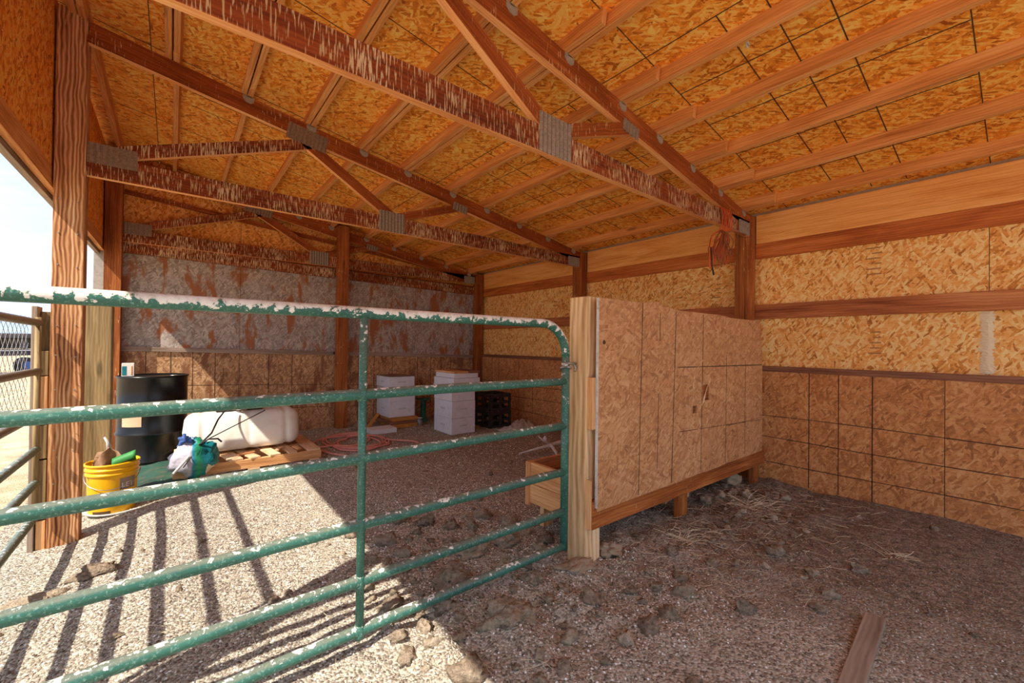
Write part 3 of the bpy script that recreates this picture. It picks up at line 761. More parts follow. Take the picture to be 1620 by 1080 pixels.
for i in range(ni):
    for j in range(nj):
        if not solid(i, j): continue
        q = [(i, j), (i+1, j), (i+1, j+1), (i, j+1)]
        def uvq(v): return [(mb.v[a][2]*1.0, mb.v[a][0]) for a in v]
        f0 = [pv(a, b, 0) for a, b in q]; f1 = [pv(a, b, 1) for a, b in q][::-1]
        mb.face(f0, uvq(f0)); mb.face(f1, uvq(f1))
        for (di, dj), (a, b) in (((0, -1), (0, 1)), ((1, 0), (1, 2)), ((0, 1), (2, 3)), ((-1, 0), (3, 0))):
            if not solid(i+di, j+dj):
                A, B = q[a], q[b]; fc = [pv(*A, 0), pv(*A, 1), pv(*B, 1), pv(*B, 0)]
                mb.face(fc, [(0, 0), (.01, 0), (.01, .2), (0, .2)])
mb.build('osb_panel', M['part_osb'], pt)
MB().beam((1.88, 1.593, .285), (4.36, 1.593, .255), .038, .16).build('bottom_board', M['post'], pt, .003)
MB().beam((1.872, 1.593, .93), (1.905, 1.593, .93), .038, .30).build('cleat', M['lumber'], pt, .003)
MB().beam((1.91, 1.593, .93), (4.36, 1.593, .91), .036, .14).build('middle_board', M['post'], pt, .003)
MB().box(1.868, 1.876, 1.574, 1.612, .208, .49).build('cleat', M['lumber'], pt, .002)
for x0, y0 in ((2.03, 1.76), (2.93, 1.63), (4.22, 1.615)):
    MB().box(x0, x0+.12, y0, y0+.045, -.06, .24 if y0 > 1.7 else 1.4).build('leg', M['post'], pt, .004)
MB().box(3.2, 3.24, 1.72, 1.82, .06, .17).build('leg', M['lumber'], pt, .003)
mb = MB()
def pl(x0, z0, x1, z1, w=.006):
    d = Vector((x1-x0, 0, z1-z0)); n_ = max(2, int(d.length/.12))
    for i in range(n_):
        a = Vector((x0, YP-.0008, z0))+d*i/n_; b = Vector((x0, YP-.0008, z0))+d*(i+1)/n_
        mb.beam(a, b, .0016 if abs(d.x) > abs(d.z) else w*(.6+.6*R.random()), w*(.6+.6*R.random()) if abs(d.x) > abs(d.z) else .0016, (0, 0, 1) if abs(d.x) > abs(d.z) else (0, 1, 0))
pl(2.34, 1.54, 2.31, .32); pl(2.745, 1.51, 2.70, .32); pl(3.136, 1.51, 3.11, .34); pl(2.545, 1.49, 2.54, 1.3); pl(2.53, .95, 2.52, .45, .004)
pl(3.53, 1.2, 3.513, .33, .004); pl(3.89, 1.15, 3.885, .34, .004); pl(2.777, 1.117, 4.24, 1.105, .008); pl(2.8, .66, 4.24, .60, .004); pl(3.53, .62, 4.24, .62, .003)
o = mb.build('nailing_line', M['ink'], pt); o['kind'] = 'stuff'
def crack(pts, w=.012):
    mb = MB(); P = []
    for a, b in zip(pts, pts[1:]):
        for i in range(5):
            t_ = i/5; P.append((a[0]+(b[0]-a[0])*t_+R.uniform(-.008, .008), YP-.001, a[1]+(b[1]-a[1])*t_))
    P.append((pts[-1][0], YP-.001, pts[-1][1]))
    mb.tube(P, [w*.5*(.3+R.random()) for _ in P], 5); o = mb.build('splintered_crack', M['partpost'], pt); tag(o, 'raw pale splintered crack in the board')
crack([(3.13, 1.165), (3.03, 1.09), (2.985, .985), (2.985, .85)]); crack([(3.25, 1.02), (3.14, .85), (3.09, .80)]); crack([(3.05, .77), (3.10, .68), (3.06, .64)])
mb = MB(); mb.box(1.9, 1.907, YP-.001, YP+.013, .33, 1.54); o = mb.build('board_edge', M['scrap'], pt); tag(o, 'whitish painted edge of the board')
for x, z in ((1.955, 1.284),): MB().tube([(x, YP-.002, z), (x, YP+.004, z)], .013, 8).build('knot_hole', M['ink'], pt)

# hay bunk behind it
fb = empty('feed_bunk', (3, 2, .1), 'low wooden feed trough on legs behind the partition', 'feed trough')
x0 = 1.95
MB().box(x0, x0+.03, 1.80, 2.19, .17, .30).build('end_board', M['lumber'], fb, .003)
MB().box(x0+.004, x0+.034, 1.80, 2.19, .302, .445).build('end_board', M['lumber'], fb, .003)
MB().box(x0-.012, x0+.035, 2.191, 2.225, .15, .45).build('side_board', M['lumber'], fb, .003)
MB().box(x0+.036, 4.3, 2.191, 2.22, .15, .45).build('side_board', M['lumber'], fb, .003)
MB().box(x0+.036, 4.3, 1.80, 1.825, .17, .45).build('side_board', M['lumber'], fb, .003)
MB().box(x0+.036, 4.3, 1.83, 2.19, .18, .2).build('bottom_board', M['oldboard'], fb)
for x in (2.02, 3.1, 4.1):
    for y in (1.84, 2.12): MB().box(x, x+.09, y, y+.04, -.04, .179).build('leg', M['lumber'], fb, .003)

# ------------------------------------------------------------------ drum, cartons, mat
dc = (-.15, 5.93)
dm = empty('steel_drum', (*dc, 0), 'glossy black steel drum in the far left corner', 'drum')
r_ = .292
prof = [(.285, 0), (r_+.008, .004), (r_+.008, .018), (r_, .028), (r_, .27), (r_+.010, .282), (r_+.012, .292), (r_+.010, .302), (r_, .315), (r_, .555), (r_+.010, .567), (r_+.012, .577), (r_+.010, .587), (r_, .6), (r_, .86), (r_+.008, .868), (r_+.008, .885), (.285, .887), (.28, .873), (.02, .872)]
MB().lathe((*dc, .01), prof, 40).build('drum_body', M['drum'], dm)
MB().lathe((dc[0]+.17, dc[1]-.08, .882), [(.03, 0), (.035, .006), (.03, .014)], 12).build('bung', M['steel'], dm)
mb = MB(); g0 = []; g1 = []
for i in range(9):
    a = math.radians(218+4.5*i); g0.append((dc[0]+(r_+.003)*math.cos(a), dc[1]+(r_+.003)*math.sin(a), .39)); g1.append((g0[-1][0], g0[-1][1], .56))
mb.sheet([g0, g1]); o = mb.build('label', M['cardboard'], dm); tag(o, 'blank beige paper label')
tag(empty('carton', (-.33, 5.8, .9)), 'small white and green carton on top of the black drum', 'box')
cb_ = [o for o in COL.objects if o.name.startswith('carton')][-1]
MB().box(-.395, -.30, 5.78, 5.87, .897, 1.03).build('box_body', M['cartonwhite'], cb_, .002)
o = MB().box(-.392, -.358, 5.778, 5.7795, .91, 1.0).build('panel', M['teal'], cb_); tag(o, 'teal printed panel')
o = MB().box(-.322, -.312, 5.778, 5.7795, .91, 1.0).build('panel', M['comb'], cb_); tag(o, 'tan printed stripe')
mb = MB(); G = []
for i in range(22):
    row = []
    for j in range(16):
        x = -.38+.52*j/15+.02*noise.noise(Vector((i*.4, j*.4, 0))); y = 4.55+1.1*i/21
        row.append((x, y, gz(x, y)+.012+.012*noise.noise(Vector((x*9, y*9, 5)))))
    G.append(row)
mb.sheet(G); o = mb.build('ground_mat', M['mat'], None); tag(o, 'dark green rumpled cloth on ground beneath the black drum', 'tarp')
o.modifiers.new('s', 'SOLIDIFY').thickness = .004

# ------------------------------------------------------------------ yellow bucket
bc = (-.335, 4.36)
bk = empty('bucket', (*bc, 0), 'yellow plastic pail stuffed with a crumpled bag behind the sunlit post', 'bucket')
bp = [(.130, 0), (.133, .01), (.142, .27), (.144, .28), (.152, .282), (.152, .296), (.147, .298), (.147, .315), (.154, .317), (.154, .33), (.149, .332), (.149, .35), (.156, .352), (.157, .366), (.148, .368), (.142, .34), (.128, .03), (.01, .025)]
bz = gz(*bc)
MB().lathe((*bc, bz+.012), bp, 36).build('pail', M['yellow'], bk)
MB().tube([(bc[0]+.157*math.cos(a), bc[1]+.157*math.sin(a), bz+.30-.10*math.sin(max(0, min(math.pi, a+math.pi)))) for a in np.linspace(-math.pi, 0, 16)], .0025, 6).build('bail_handle', M['steel'], bk)
def rad(z): return .133+.009*(z/.27)
def wraptext(body, ang0, z, size, name, parent, label):
    cu = bpy.data.curves.new(name, 'FONT'); cu.body = body; cu.size = size; cu.align_x = 'CENTER'; cu.resolution_u = 3
    t = bpy.data.objects.new(name, cu); COL.objects.link(t); bpy.context.view_layer.update()
    me = bpy.data.meshes.new_from_object(t.evaluated_get(bpy.context.evaluated_depsgraph_get()))
    COL.objects.unlink(t); bpy.data.objects.remove(t)
    for v in me.vertices:
        zz = z+v.co.y; rr = rad(zz)+.002; a = ang0+v.co.x/rr
        v.co = (bc[0]+rr*math.cos(a), bc[1]+rr*math.sin(a), bz+.012+zz)
    me.materials.clear(); me.materials.append(M['cartonwhite']); o = bpy.data.objects.new(name, me); COL.objects.link(o); child(o, parent); o['label'] = label
A0 = math.radians(-55)
wraptext('LET', A0+.1, .185, .052, 'printed_letters', bk, 'worn white letters LET')
def patch(a0, a1, z0, z1, m, name, label):
    mb = MB(); G = []
    for z in np.linspace(z0, z1, 4): G.append([(bc[0]+(rad(z)+.0012)*math.cos(a), bc[1]+(rad(z)+.0012)*math.sin(a), bz+.012+z) for a in np.linspace(a0, a1, 10)])
    mb.sheet(G); o = mb.build(name, M[m], bk); o['label'] = label
patch(A0-.25, A0+.5, .17, .255, 'oldboard', 'label', 'scuffed grey label patch')
patch(A0-1.5, A0-.95, .10, .15, 'ink', 'label', 'black printed panel')
patch(A0-1.4, A0-.6, .0, .03, 'ink', 'label', 'black printed strip near the base')
MB().lathe((-.30, 4.40, gz(-.3, 4.4)+.003), [(.16, 0), (.195, .003), (.2, .014), (.19, .014), (.15, .008), (.01, .008)], 32).build('pan', M['scrap'])
tag(COL.objects['pan'], 'flat dirty white lid lying under the yellow bucket', 'lid')
def crumple(name, c, size, m, seed, parent=None, sub=(18, 12), loc=True, amp=.35):
    mb = MB(); G = []
    for i in range(sub[1]+1):
        ph = math.pi*i/sub[1]; row = []
        for j in range(sub[0]+1):
            th = 2*math.pi*(j % sub[0])/sub[0]
            d = Vector((math.sin(ph)*math.cos(th), math.sin(ph)*math.sin(th), math.cos(ph)))
            k = 1+amp*noise.noise(d*1.8+Vector((seed, 0, 0)))+amp*.5*abs(noise.noise(d*5+Vector((0, seed, 0))))+amp*.35*noise.noise(d*11+Vector((seed, seed, 0)))
            row.append((d.x*size[0]*k, d.y*size[1]*k, d.z*size[2]*k))
        G.append(row)
    mb.sheet(G); me = mb.mesh(name, M[m]); o = bpy.data.objects.new(name, me); COL.objects.link(o); o.location = c
    if parent is not None: child(o, parent)
    return o
bb = empty('bag', (bc[0], bc[1], .35), 'crumpled brown and green bag poking out of the yellow bucket', 'bag')
mb = MB(); G = []
for i in range(9):
    row = []
    for j in range(13):
        u = i/8; v = j/12
        x = bc[0]-.12+.22*v+.03*noise.noise(Vector((i*.7, j*.7, 1))); y = bc[1]-.04+.02*math.sin(j*1.2)+.07*(u-.5)
        z = bz+.27+.20*math.sin(math.pi*min(1, v*1.1))*.8*u+.07*u+.03*noise.noise(Vector((i*.8, j*.6, 5)))
        row.append((x, y-.06*u, z))
    G.append(row)
mb.sheet(G); o = mb.build('bag_sheet', M['brownbag'], bb); o.modifiers.new('s', 'SOLIDIFY').thickness = .004
mb = MB(); G = []
for i in range(8):
    row = []
    for j in range(9):
        x = bc[0]+.0+.13*j/8; y = bc[1]-.12+.13*i/7; z = bz+.36+.05*math.sin(i*.8)+.05*j/8+.02*noise.noise(Vector((i, j, 9)))
        row.append((x, y, z))
    G.append(row)
mb.sheet(G); o = mb.build('bag_flap', M['green'], bb); o.modifiers.new('s', 'SOLIDIFY').thickness = .004; o['label'] = 'bright green printed flap'
MB().tube([(bc[0]-.02, bc[1], bz+.45), (bc[0]-.03, bc[1]+.01, bz+.52), (bc[0]-.05, bc[1], bz+.56)], [.02, .012, .006], 6).build('bag_neck', M['scrap'], bb)

# ------------------------------------------------------------------ pallet, tank, bag, wand
pa = empty('pallet', (.65, 5.35, 0), 'broken wooden pallet beneath the white sprayer tank', 'pallet')
for y in (4.86, 5.28, 5.70): MB().box(.02, 1.28, y, y+.04, .012, .10).build('stringer', M['lumber'], pa, .003)
for i, (x, w, a) in enumerate(((.03, .10, 0), (.22, .09, 2), (.44, .12, -9), (.62, .09, -13), (.79, .10, -8), (.96, .08, -5), (1.14, .13, 0))):
    Mx = Matrix.Translation((x+w/2, 4.86, 0)) @ Matrix.Rotation(math.radians(-a), 4, 'Z')
    MB().box(-w/2, w/2, 0, .88, .101, .117+.001*(i % 3), M=Mx).build('deck_board', M['pallet'], pa, .002)
for x in (.03, .6, 1.16): MB().box(x, x+.1, 4.86, 5.74, -.004, .0115).build('bottom_board', M['pallet'], pa)
bits = empty('scrap_boards', (.9, 4.95, .13), 'loose broken board ends lying on the pallet front', 'wood scrap')
for i, (x, y, l, a) in enumerate(((.60, 5.03, .16, 20), (.90, 5.02, .13, 60), (1.06, 4.98, .15, 100))):
    Mx = Matrix.Translation((x, y, .121+.006*(i % 2))) @ Matrix.Rotation(math.radians(a), 4, 'Z')
    MB().box(-l/2, l/2, -.02, .02, 0, .014, M=Mx).build('board_piece', M['pallet' if i % 2 else 'lumber'], bits)
tk = empty('sprayer_tank', (.62, 5.38, .13), 'white plastic sprayer tank lying on the broken pallet', 'tank')
mb = MB(); G = []; NL, NR = 64, 48
for i in range(NL+1):
    t_ = -1+2*i/NL; x = .62+.53*t_
    e = (1-abs(t_)**11)**(1/2.6) if abs(t_) < 1 else 0
    gr = 1-.07*math.exp(-((abs(t_)-.70)/.045)**2)-.03*math.exp(-((t_-.05)/.05)**2)
    row = []
    for j in range(NR+1):
        a = 2*math.pi*(j % NR)/NR; c_, s_ = math.cos(a), math.sin(a)
        rr = (abs(c_)**6+abs(s_)**6)**(-1/6)
        hy = .235*e*gr; hz_ = .195*e*gr
        yy = c_*rr*hy; zz = s_*rr*hz_
        yy *= (1-.28*(zz/.195 if zz > 0 else zz*.6/.195))       # shoulders narrower than base
        row.append((x, 5.40+yy, .125+.205+zz))
    G.append(row)
mb.sheet(G); mb.build('tank_body', M['tank'], tk)
MB().lathe((.72, 5.4, .52), [(.075, 0), (.08, .006), (.08, .035), (.07, .042), (.01, .045)], 20).build('filler_cap', M['hosebk'], tk)
MB().lathe((.30, 5.22, .105), [(.0, 0), (.035, .004), (.045, .02), (.035, .045)], 14).build('sump', M['tank'], tk)
pmp = empty('pump', (.5, 5.35, .53), 'black pump with coiled hose on top of the white tank', 'pump')
MB().box(.36, .5, 5.3, 5.4, .528, .60).build('motor', M['hosebk'], pmp, .01)
MB().tube([(.5, 5.35, .565), (.62, 5.35, .565)], .03, 12).build('pump_head', M['hosebk'], pmp)
P = []
for i in range(70):
    a = i*.42; P.append((.66+(.12+.02*math.sin(i*.37))*math.cos(a), 5.28+(.07+.02*math.cos(i*.23))*math.sin(a), .555+.028*math.sin(a*.5+1)+.0006*i))
MB().tube(P, .0075, 7).build('hose', M['hosebk'], pmp)
MB().tube([(.78, 5.3, .56), (.9, 5.28, .59), (.93, 5.3, .56), (.86, 5.32, .545)], .009, 7).build('hose_end', M['hosebk'], pmp)
wd = empty('spray_wand', (.3, 4.95, .35), 'long spray wand and hose leaning across the teal bag', 'spray wand')
MB().tube([(.09, 4.60, .17), (.19, 4.72, .30), (.27, 4.78, .36), (.78, 5.14, .535)], .005, 7).build('lance', M['hosebk'], wd)
MB().tube([(.02, 4.58, .13), (.1, 4.66, .21), (.19, 4.72, .31)], .011, 8).build('grip', M['scrap'], wd)
MB().tube([(.2, 4.74, .32), (.3, 4.85, .40), (.36, 5.0, .50), (.42, 5.12, .56), (.5, 5.2, .58)], .008, 7).build('hose', M['hosebk'], wd)
MB().tube([(.2, 4.74, .32), (.27, 4.72, .37), (.34, 4.72, .365), (.37, 4.74, .33)], .008, 7).build('hose', M['hosebk'], wd)
bg_ = crumple('feed_bag', (.17, 4.80, .20), (.165, .13, .155), 'feedbag', 4.2, sub=(30, 20), amp=.32); tag(bg_, 'crumpled grey and teal feed bag on the near pallet corner', 'bag')
o = crumple('bag_knot', (.10, 4.79, .37), (.045, .04, .035), 'rim', 1.2, amp=.9)
o.parent = bg_; o.matrix_parent_inverse = Matrix.Translation(-bg_.location); tag(o, 'twisted blue plastic top')

# ------------------------------------------------------------------ pink hose
P = []
for i in range(96):
    t_ = i/95; k_ = i*.33/6.283; w = .20+.075*((k_*2.3) % 3)/1.0*.5+.05*math.sin(k_*5)
    cx = 1.80+.09*math.sin(k_*1.7); cy = 5.42+.16*math.cos(k_*2.1); a = i*.33
    x = cx+(w+.06)*math.cos(a); y = cy+(w*1.5)*math.sin(a)
    P.append((x, y, gz(x, y)+.012+.004*(k_ % 3)))
P += [(2.2, 5.2, .02), (2.42, 4.95, .018), (2.36, 4.72, .018), (2.05, 4.66, .018), (1.7, 4.64, .018), (1.48, 4.8, .018), (1.36, 5.1, .02), (1.34, 5.5, .02), (1.38, 5.85, .02)]
Q = []
for i in range(len(P)-1):
    a, b = Vector(P[i]), Vector(P[i+1])
    p0, p3 = Vector(P[max(0, i-1)]), Vector(P[min(len(P)-1, i+2)])
    for t_ in (0, .5):
        Q.append(.5*((2*a)+(b-p0)*t_+(2*p0-5*a+4*b-p3)*t_*t_+(3*a-p0-3*b+p3)*t_**3))
o = MB().tube(Q, .011, 8).build('garden_hose', M['pink']); tag(o, 'pink hose coiled loosely on the gravel beside the pallet', 'hose')

# ------------------------------------------------------------------ bee boxes
def hive_box(x0, y0, z0, w, l, h, label, group, mat='white', grips=True):
    t = empty('hive_box', (x0+w/2, y0+l/2, z0), label, 'box', group)
    mb = MB(); th = .019
    mb.box(x0, x0+w, y0, y0+th, z0, z0+h).box(x0, x0+w, y0+l-th, y0+l, z0, z0+h).box(x0, x0+th, y0+th, y0+l-th, z0, z0+h).box(x0+w-th, x0+w, y0+th, y0+l-th, z0, z0+h)
    mb.box(x0+th, x0+w-th, y0+th, y0+l-th, z0+h*.5, z0+h*.5+.004)
    mb.build('box_shell', M[mat], t, .002)
    if grips:
        zc = z0+h*.52
        MB().box(x0+w/2-.06, x0+w/2+.06, y0-.0015, y0+.001, zc-.012, zc+.012).build('hand_hold', M['groove'], t, .001)
        MB().box(x0-.0015, x0+.001, y0+l/2-.06, y0+l/2+.06, zc-.012, zc+.012).build('hand_hold', M['groove'], t, .001)
    return t
G1 = 'white hive boxes stacked left, behind the gate upright'; 
s1 = (2.535, 6.02)
hive_box(*s1, .150, .41, .5, .236, 'bottom deep white hive box of the left stack', G1)
hive_box(*s1, .388, .41, .5, .20, 'middle white hive box of the left stack, half behind the rail', G1)
hive_box(s1[0]-.012, s1[1]-.008, .598, .41, .5, .16, 'shallow top white hive box of the left stack', G1)
G2 = 'white hive boxes stacked right, beside the black crates'
s2 = (3.02, 5.03)
hive_box(*s2, .004, .385, .5, .222, 'lowest white hive box of the right stack, standing on gravel', G2)
hive_box(*s2, .229, .385, .5, .235, 'second white hive box up in the right stack', G2)
hive_box(s2[0]+.0, s2[1]+.01, .467, .385, .5, .17, 'third white hive box up in the right stack, behind the rail', G2, grips=False)
def lid(x0, y0, z0, w, l, h, label, mat, name='cover_slab'):
    t = empty(name, (x0+w/2, y0+l/2, z0), label, 'board'); MB().box(x0, x0+w, y0, y0+l, z0, z0+h).build('lid_board', M[mat], t, .003); return t
lid(s2[0]+.0, s2[1]-.03, .64, .45, .58, .035, 'thin white hive floor on the right stack above the rail', 'white')
hive_box(s2[0]+.01, s2[1]-.02, .678, .44, .56, .108, 'wide shallow white hive box near top of the right stack', G2, grips=False)
hive_box(s2[0]+.03, s2[1]-.0, .789, .40, .52, .062, 'topmost narrow white hive box of the right stack', G2, grips=False)
lid(s2[0]+.02, s2[1]-.01, .853, .24, .54, .03, 'orange-brown board on top of the right hive stack', 'lumber')
lid(s2[0]+.265, s2[1]-.01, .853, .19, .54, .035, 'dark stained board on top of the right hive stack, right half', 'browntrim')
lid(s1[0]+.0, s1[1]+.0, .760, .40, .48, .008, 'dusty thin cover on the left hive stack', 'oldboard')
fr = empty('hive_frames', (2.7, 6.0, .1), 'brown wooden hive frames under the left white stack', 'tray')  # hive frames, built as plain stacked slabs
MB().box(2.56, 2.97, 5.95, 6.45, .10, .145).build('frame_wood', M['comb'], fr, .003)
MB().box(2.50, 2.95, 5.93, 6.42, .06, .098).build('frame_wood', M['browntrim'], fr, .003)
MB().box(2.54, 2.97, 5.92, 6.4, .0, .058).build('frame_wood', M['comb'], fr, .003)
o = MB().box(2.14, 2.5, 5.66, 5.92, 0, .065, M=Matrix.Translation((0, 0, .004))).build('white_tray', M['tray'], None, .004); tag(o, 'flat white board on the ground before the left hive stack', 'board')
o = MB().beam((2.16, 5.97, .02), (2.36, 6.0, .235), .02, .07, (0, 1, 0)).build('leaning_board', M['comb']); tag(o, 'short brown board leaning left of the left hive stack', 'board')
o = MB().beam((2.03, 6.12, .02), (2.16, 6.15, .16), .02, .10, (0, 1, 0)).build('leaning_board', M['oldboard']); tag(o, 'grey board end propped behind the brown leaning board', 'board')

pd = empty('pedestal', (3.2, 6.22, 0), 'dark green pedestal stand between the two hive stacks', 'stand')
MB().lathe((3.21, 6.25, 0), [(.09, 0), (.09, .03), (.055, .05), (.045, .08), (.042, .33), (.06, .345)], 20).build('column', M['jade'], pd)
MB().lathe((3.21, 6.25, .345), [(.05, 0), (.12, .012), (.125, .022), (.12, .03), (.01, .026)], 24).build('top_plate', M['jade'], pd)
jr = empty('glass_jar', (3.0, 5.95, 0), 'clear glass jar lying in front of the green pedestal', 'jar')
MB().lathe((2.99, 5.93, .0), [(.045, 0), (.052, .01), (.052, .08), (.035, .10), (.035, .115)], 20).build('jar_body', M['glass'], jr)
MB().lathe((2.99, 5.93, .115), [(.036, 0), (.036, .012), (.01, .013)], 16).build('jar_rim', M['scrap'], jr)

# ------------------------------------------------------------------ black crates
def crate(x0, y0, z0, label):
    t = empty('plastic_crate', (x0+.2, y0+.2, z0), label, 'crate', 'black plastic crates by the back corner')
    w, l, h = .40, .42, .255; th = .014
    mb = MB()
    # lattice sides : rows z, columns
    def side(ax, c0):
        rows = [(0, .045), (.105, .135), (.20, .255)]; cols = [(0, .05), (.17, .23), (.35, .40)]
        for a, b in rows:
            if ax == 'x': mb.box(x0, x0+w, c0, c0+th, z0+a, z0+b)
            else: mb.box(c0, c0+th, y0, y0+l, z0+a, z0+b)
        for a, b in cols:
            if ax == 'x': mb.box(x0+a, x0+b, c0+.002, c0+th-.002, z0+.045, z0+.2)
            else: mb.box(c0+.002, c0+th-.002, y0+a, y0+b, z0+.045, z0+.2)
    side('x', y0); side('x', y0+l-th); side('y', x0); side('y', x0+w-th)
    mb.build('lattice_side', M['black'], t, .002)
    mb = MB()
    for i in range(7): mb.box(x0+.02, x0+w-.02, y0+.02+i*.06, y0+.045+i*.06, z0+.008, z0+.018)
    mb.build('slatted_bottom', M['black'], t)
    return t
crate(3.70, 5.06, .002, 'lower black plastic crate against the back wall'); crate(3.705, 5.075, .259, 'upper black plastic crate, upside down on the lower one')

# ------------------------------------------------------------------ plastic scraps, antler
mb = MB(); G = []
for i in range(14):
    row = []
    for j in range(18):
        u, v = i/13, j/17
        x = 3.72+.55*v; y = 4.45+.5*u; z = gz(x, y)+.01+.13*max(0, math.sin(math.pi*u))*max(0, math.sin(math.pi*v))*(.5+abs(noise.noise(Vector((i*.5, j*.5, 2))))*1.4)
        row.append((x+.03*noise.noise(Vector((i, j, 0))), y, z))
    G.append(row)
o = mb.sheet(G).build('plastic_sheet', M['scrap']); o.modifiers.new('s', 'SOLIDIFY').thickness = .003; tag(o, 'crumpled pale plastic sheeting on ground right of the crates', 'plastic sheet')
mb = MB(); G = []
for i in range(8):
    row = []
    for j in range(14):
        x = 3.5+.32*j/13; y = 4.55+.22*i/7; row.append((x, y, gz(x, y)+.012+.04*abs(noise.noise(Vector((i*.6, j*.5, 8))))))
    G.append(row)
o = mb.sheet(G).build('plastic_scrap', M['jade']); o.modifiers.new('s', 'SOLIDIFY').thickness = .003; tag(o, 'scrap of green plastic lying in front of the black crates', 'plastic scrap')
an = empty('antler', (3.45, 3.45, 0), 'bleached branching antler on the ground behind the feed trough', 'antler')
MB().tube([(3.05, 3.62, .04), (3.25, 3.52, .09), (3.42, 3.46, .12), (3.6, 3.42, .15), (3.85, 3.34, .16)], [.006, .013, .024, .026, .02], 9).build('beam', M['bone'], an)
MB().tube([(3.40, 3.46, .12), (3.38, 3.36, .06), (3.33, 3.28, .01)], [.024, .016, .006], 8).build('tine', M['bone'], an)
MB().tube([(3.42, 3.47, .13), (3.32, 3.5, .17), (3.25, 3.52, .23)], [.02, .014, .006], 8).build('tine', M['bone'], an)
MB().tube([(3.62, 3.42, .15), (3.68, 3.3, .08), (3.72, 3.22, .03)], [.022, .014, .006], 8).build('tine', M['bone'], an)
MB().lathe((3.34, 3.5, .15), [(.004, 0), (.02, .02), (.022, .05), (.004, .075)], 10).build('pedicle', M['white'], an)

# ------------------------------------------------------------------ cord over the near truss
cd = empty('extension_cord', (3.75, 1.7, 2.2), 'orange cord looped over the near truss end and hanging', 'cord')
for i in range(6):
    x = 3.74+.036*i
    MB().tube([(x-.03, Y1+.06, 2.36), (x-.02, Y1+.058, 2.47), (x-.01, Y1+.03, 2.505), (x, Y1-.012, 2.495), (x+.012, Y1-.02, 2.42), (x-.01, Y1-.022, 2.33), (x-.05-.01*i, Y1-.012, 2.27)], .0052, 7).build('loop', M['cord'], cd)
for i in range(15):
    x = 3.48+.024*i; zb = 1.93+.10*abs(math.sin(i*1.9))+.02*(i % 3); y = Y1-.03+.022*math.sin(i*2.1)
    P = [(3.72+.006*i, Y1-.02, 2.29), (x+.07, y, 2.22), (x+.02, y, 2.12), (x, y, zb+.05), (x+.012, y-.004, zb), (x+.03, y-.004, zb+.03), (x+.05, y, 2.1), (3.76, Y1-.018, 2.26)]
    Q = []
    for k in range(len(P)-1):
        a, b = Vector(P[k]), Vector(P[k+1]); p0, p3 = Vector(P[max(0, k-1)]), Vector(P[min(len(P)-1, k+2)])
        for t_ in (0, .33, .66): Q.append(.5*((2*a)+(b-p0)*t_+(2*p0-5*a+4*b-p3)*t_*t_+(3*a-p0-3*b+p3)*t_**3))
    Q.append(Vector(P[-1])); MB().tube(Q, .0045, 6).build('strand', M['cordbrown' if i % 3 else 'cord'], cd)
MB().tube([(3.49, Y1-.04, 2.1), (3.5, Y1-.045, 1.95), (3.53, Y1-.045, 1.87)], [.004, .005, .007], 6).build('plug', M['hosebk'], cd)
MB().tube([(3.8, Y1-.02, 2.28), (3.95, Y1-.015, 2.325), (4.22, Y1-.012, 2.335)], .009, 7).build('strap', M['cordbrown'], cd)
# eye ring on a purlin
rg = MB().tube([(2.44+.016*math.cos(a), .98, 2.935+.016*math.sin(a)) for a in np.linspace(0, 6.28, 14)[:-1]], .005, 7, closed=True).build('screw_eye', M['scrap']); tag(rg, 'small pale ring fixed to the roof boards near a purlin', 'ring')

# ------------------------------------------------------------------ half buried board, stones, clods
o = MB().beam((1.85, .41, -.004), (2.56, .45, .012), .075, .03, (0, 0, 1)).build('buried_board', M['oldboard'], None, .004); tag(o, 'grey-brown board half buried in dirt at the bottom edge', 'board')
def rock(name, c, size, m, seed, label, group=None, cat='stone', me=None, rz=0):
    if me is None:
        o = crumple(name, c, size, m, seed, sub=(30, 18), amp=.75)
    else:
        o = bpy.data.objects.new(name, me); COL.objects.link(o); o.location = c; o.scale = size
    o.rotation_euler.z = rz; return tag(o, label, cat, group)
rock('stone', (1.78, 1.60, .012), (.115, .05, .028), 'stone', 3, 'flat tan stone at the foot of the partition post', rz=-.2)
rock('stone', (2.10, 1.62, .015), (.07, .055, .035), 'stone', 5, 'tan stone just right of the partition post foot')
rock('stone', (2.32, 1.72, .012), (.035, .03, .022), 'stone', 8, 'small stone under the partition bottom board')
rock('stone', (1.86, 2.12, .012), (.035, .03, .026), 'stone', 9, 'pale round stone left of the feed trough leg')
rock('stone', (4.05, 1.75, .04), (.075, .07, .06), 'stone', 11, 'pale rock in the dark gap under the partition far end')
rock('clod', (1.18, 1.93, .01), (.10, .08, .05), 'clod', 12, 'large crumbly clod below the gate upright, right of it', cat='clod')
rock('clod', (1.22, 1.50, .005), (.12, .09, .055), 'clod', 13, 'largest lumpy clod on the sun and shade edge', cat='clod')
rock('clod', (1.68, 2.10, .01), (.08, .06, .045), 'clod', 14, 'clod beneath the lowest gate rails, near the gate end', cat='clod')
rock('clod', (1.43, 2.13, .01), (.09, .07, .05), 'clod', 15, 'knobbly clod behind the two lowest rails', cat='clod')
rock('clod', (-.30, 3.24, -.02), (.09, .055, .035), 'clod', 16, 'sunlit broken clod on the gravel below the bucket', cat='clod')
rock('clod', (-.52, 3.1, -.05), (.10, .06, .035), 'clod', 17, 'sunlit clod at left between shadow stripes', cat='clod')
base = []
for k in range(6):
    o = crumple('clod', (0, 0, -50), (1, .8, .6), 'clod', 20+k*3.3, sub=(12, 8), amp=.85); base.append(o.data); bpy.data.objects.remove(o)
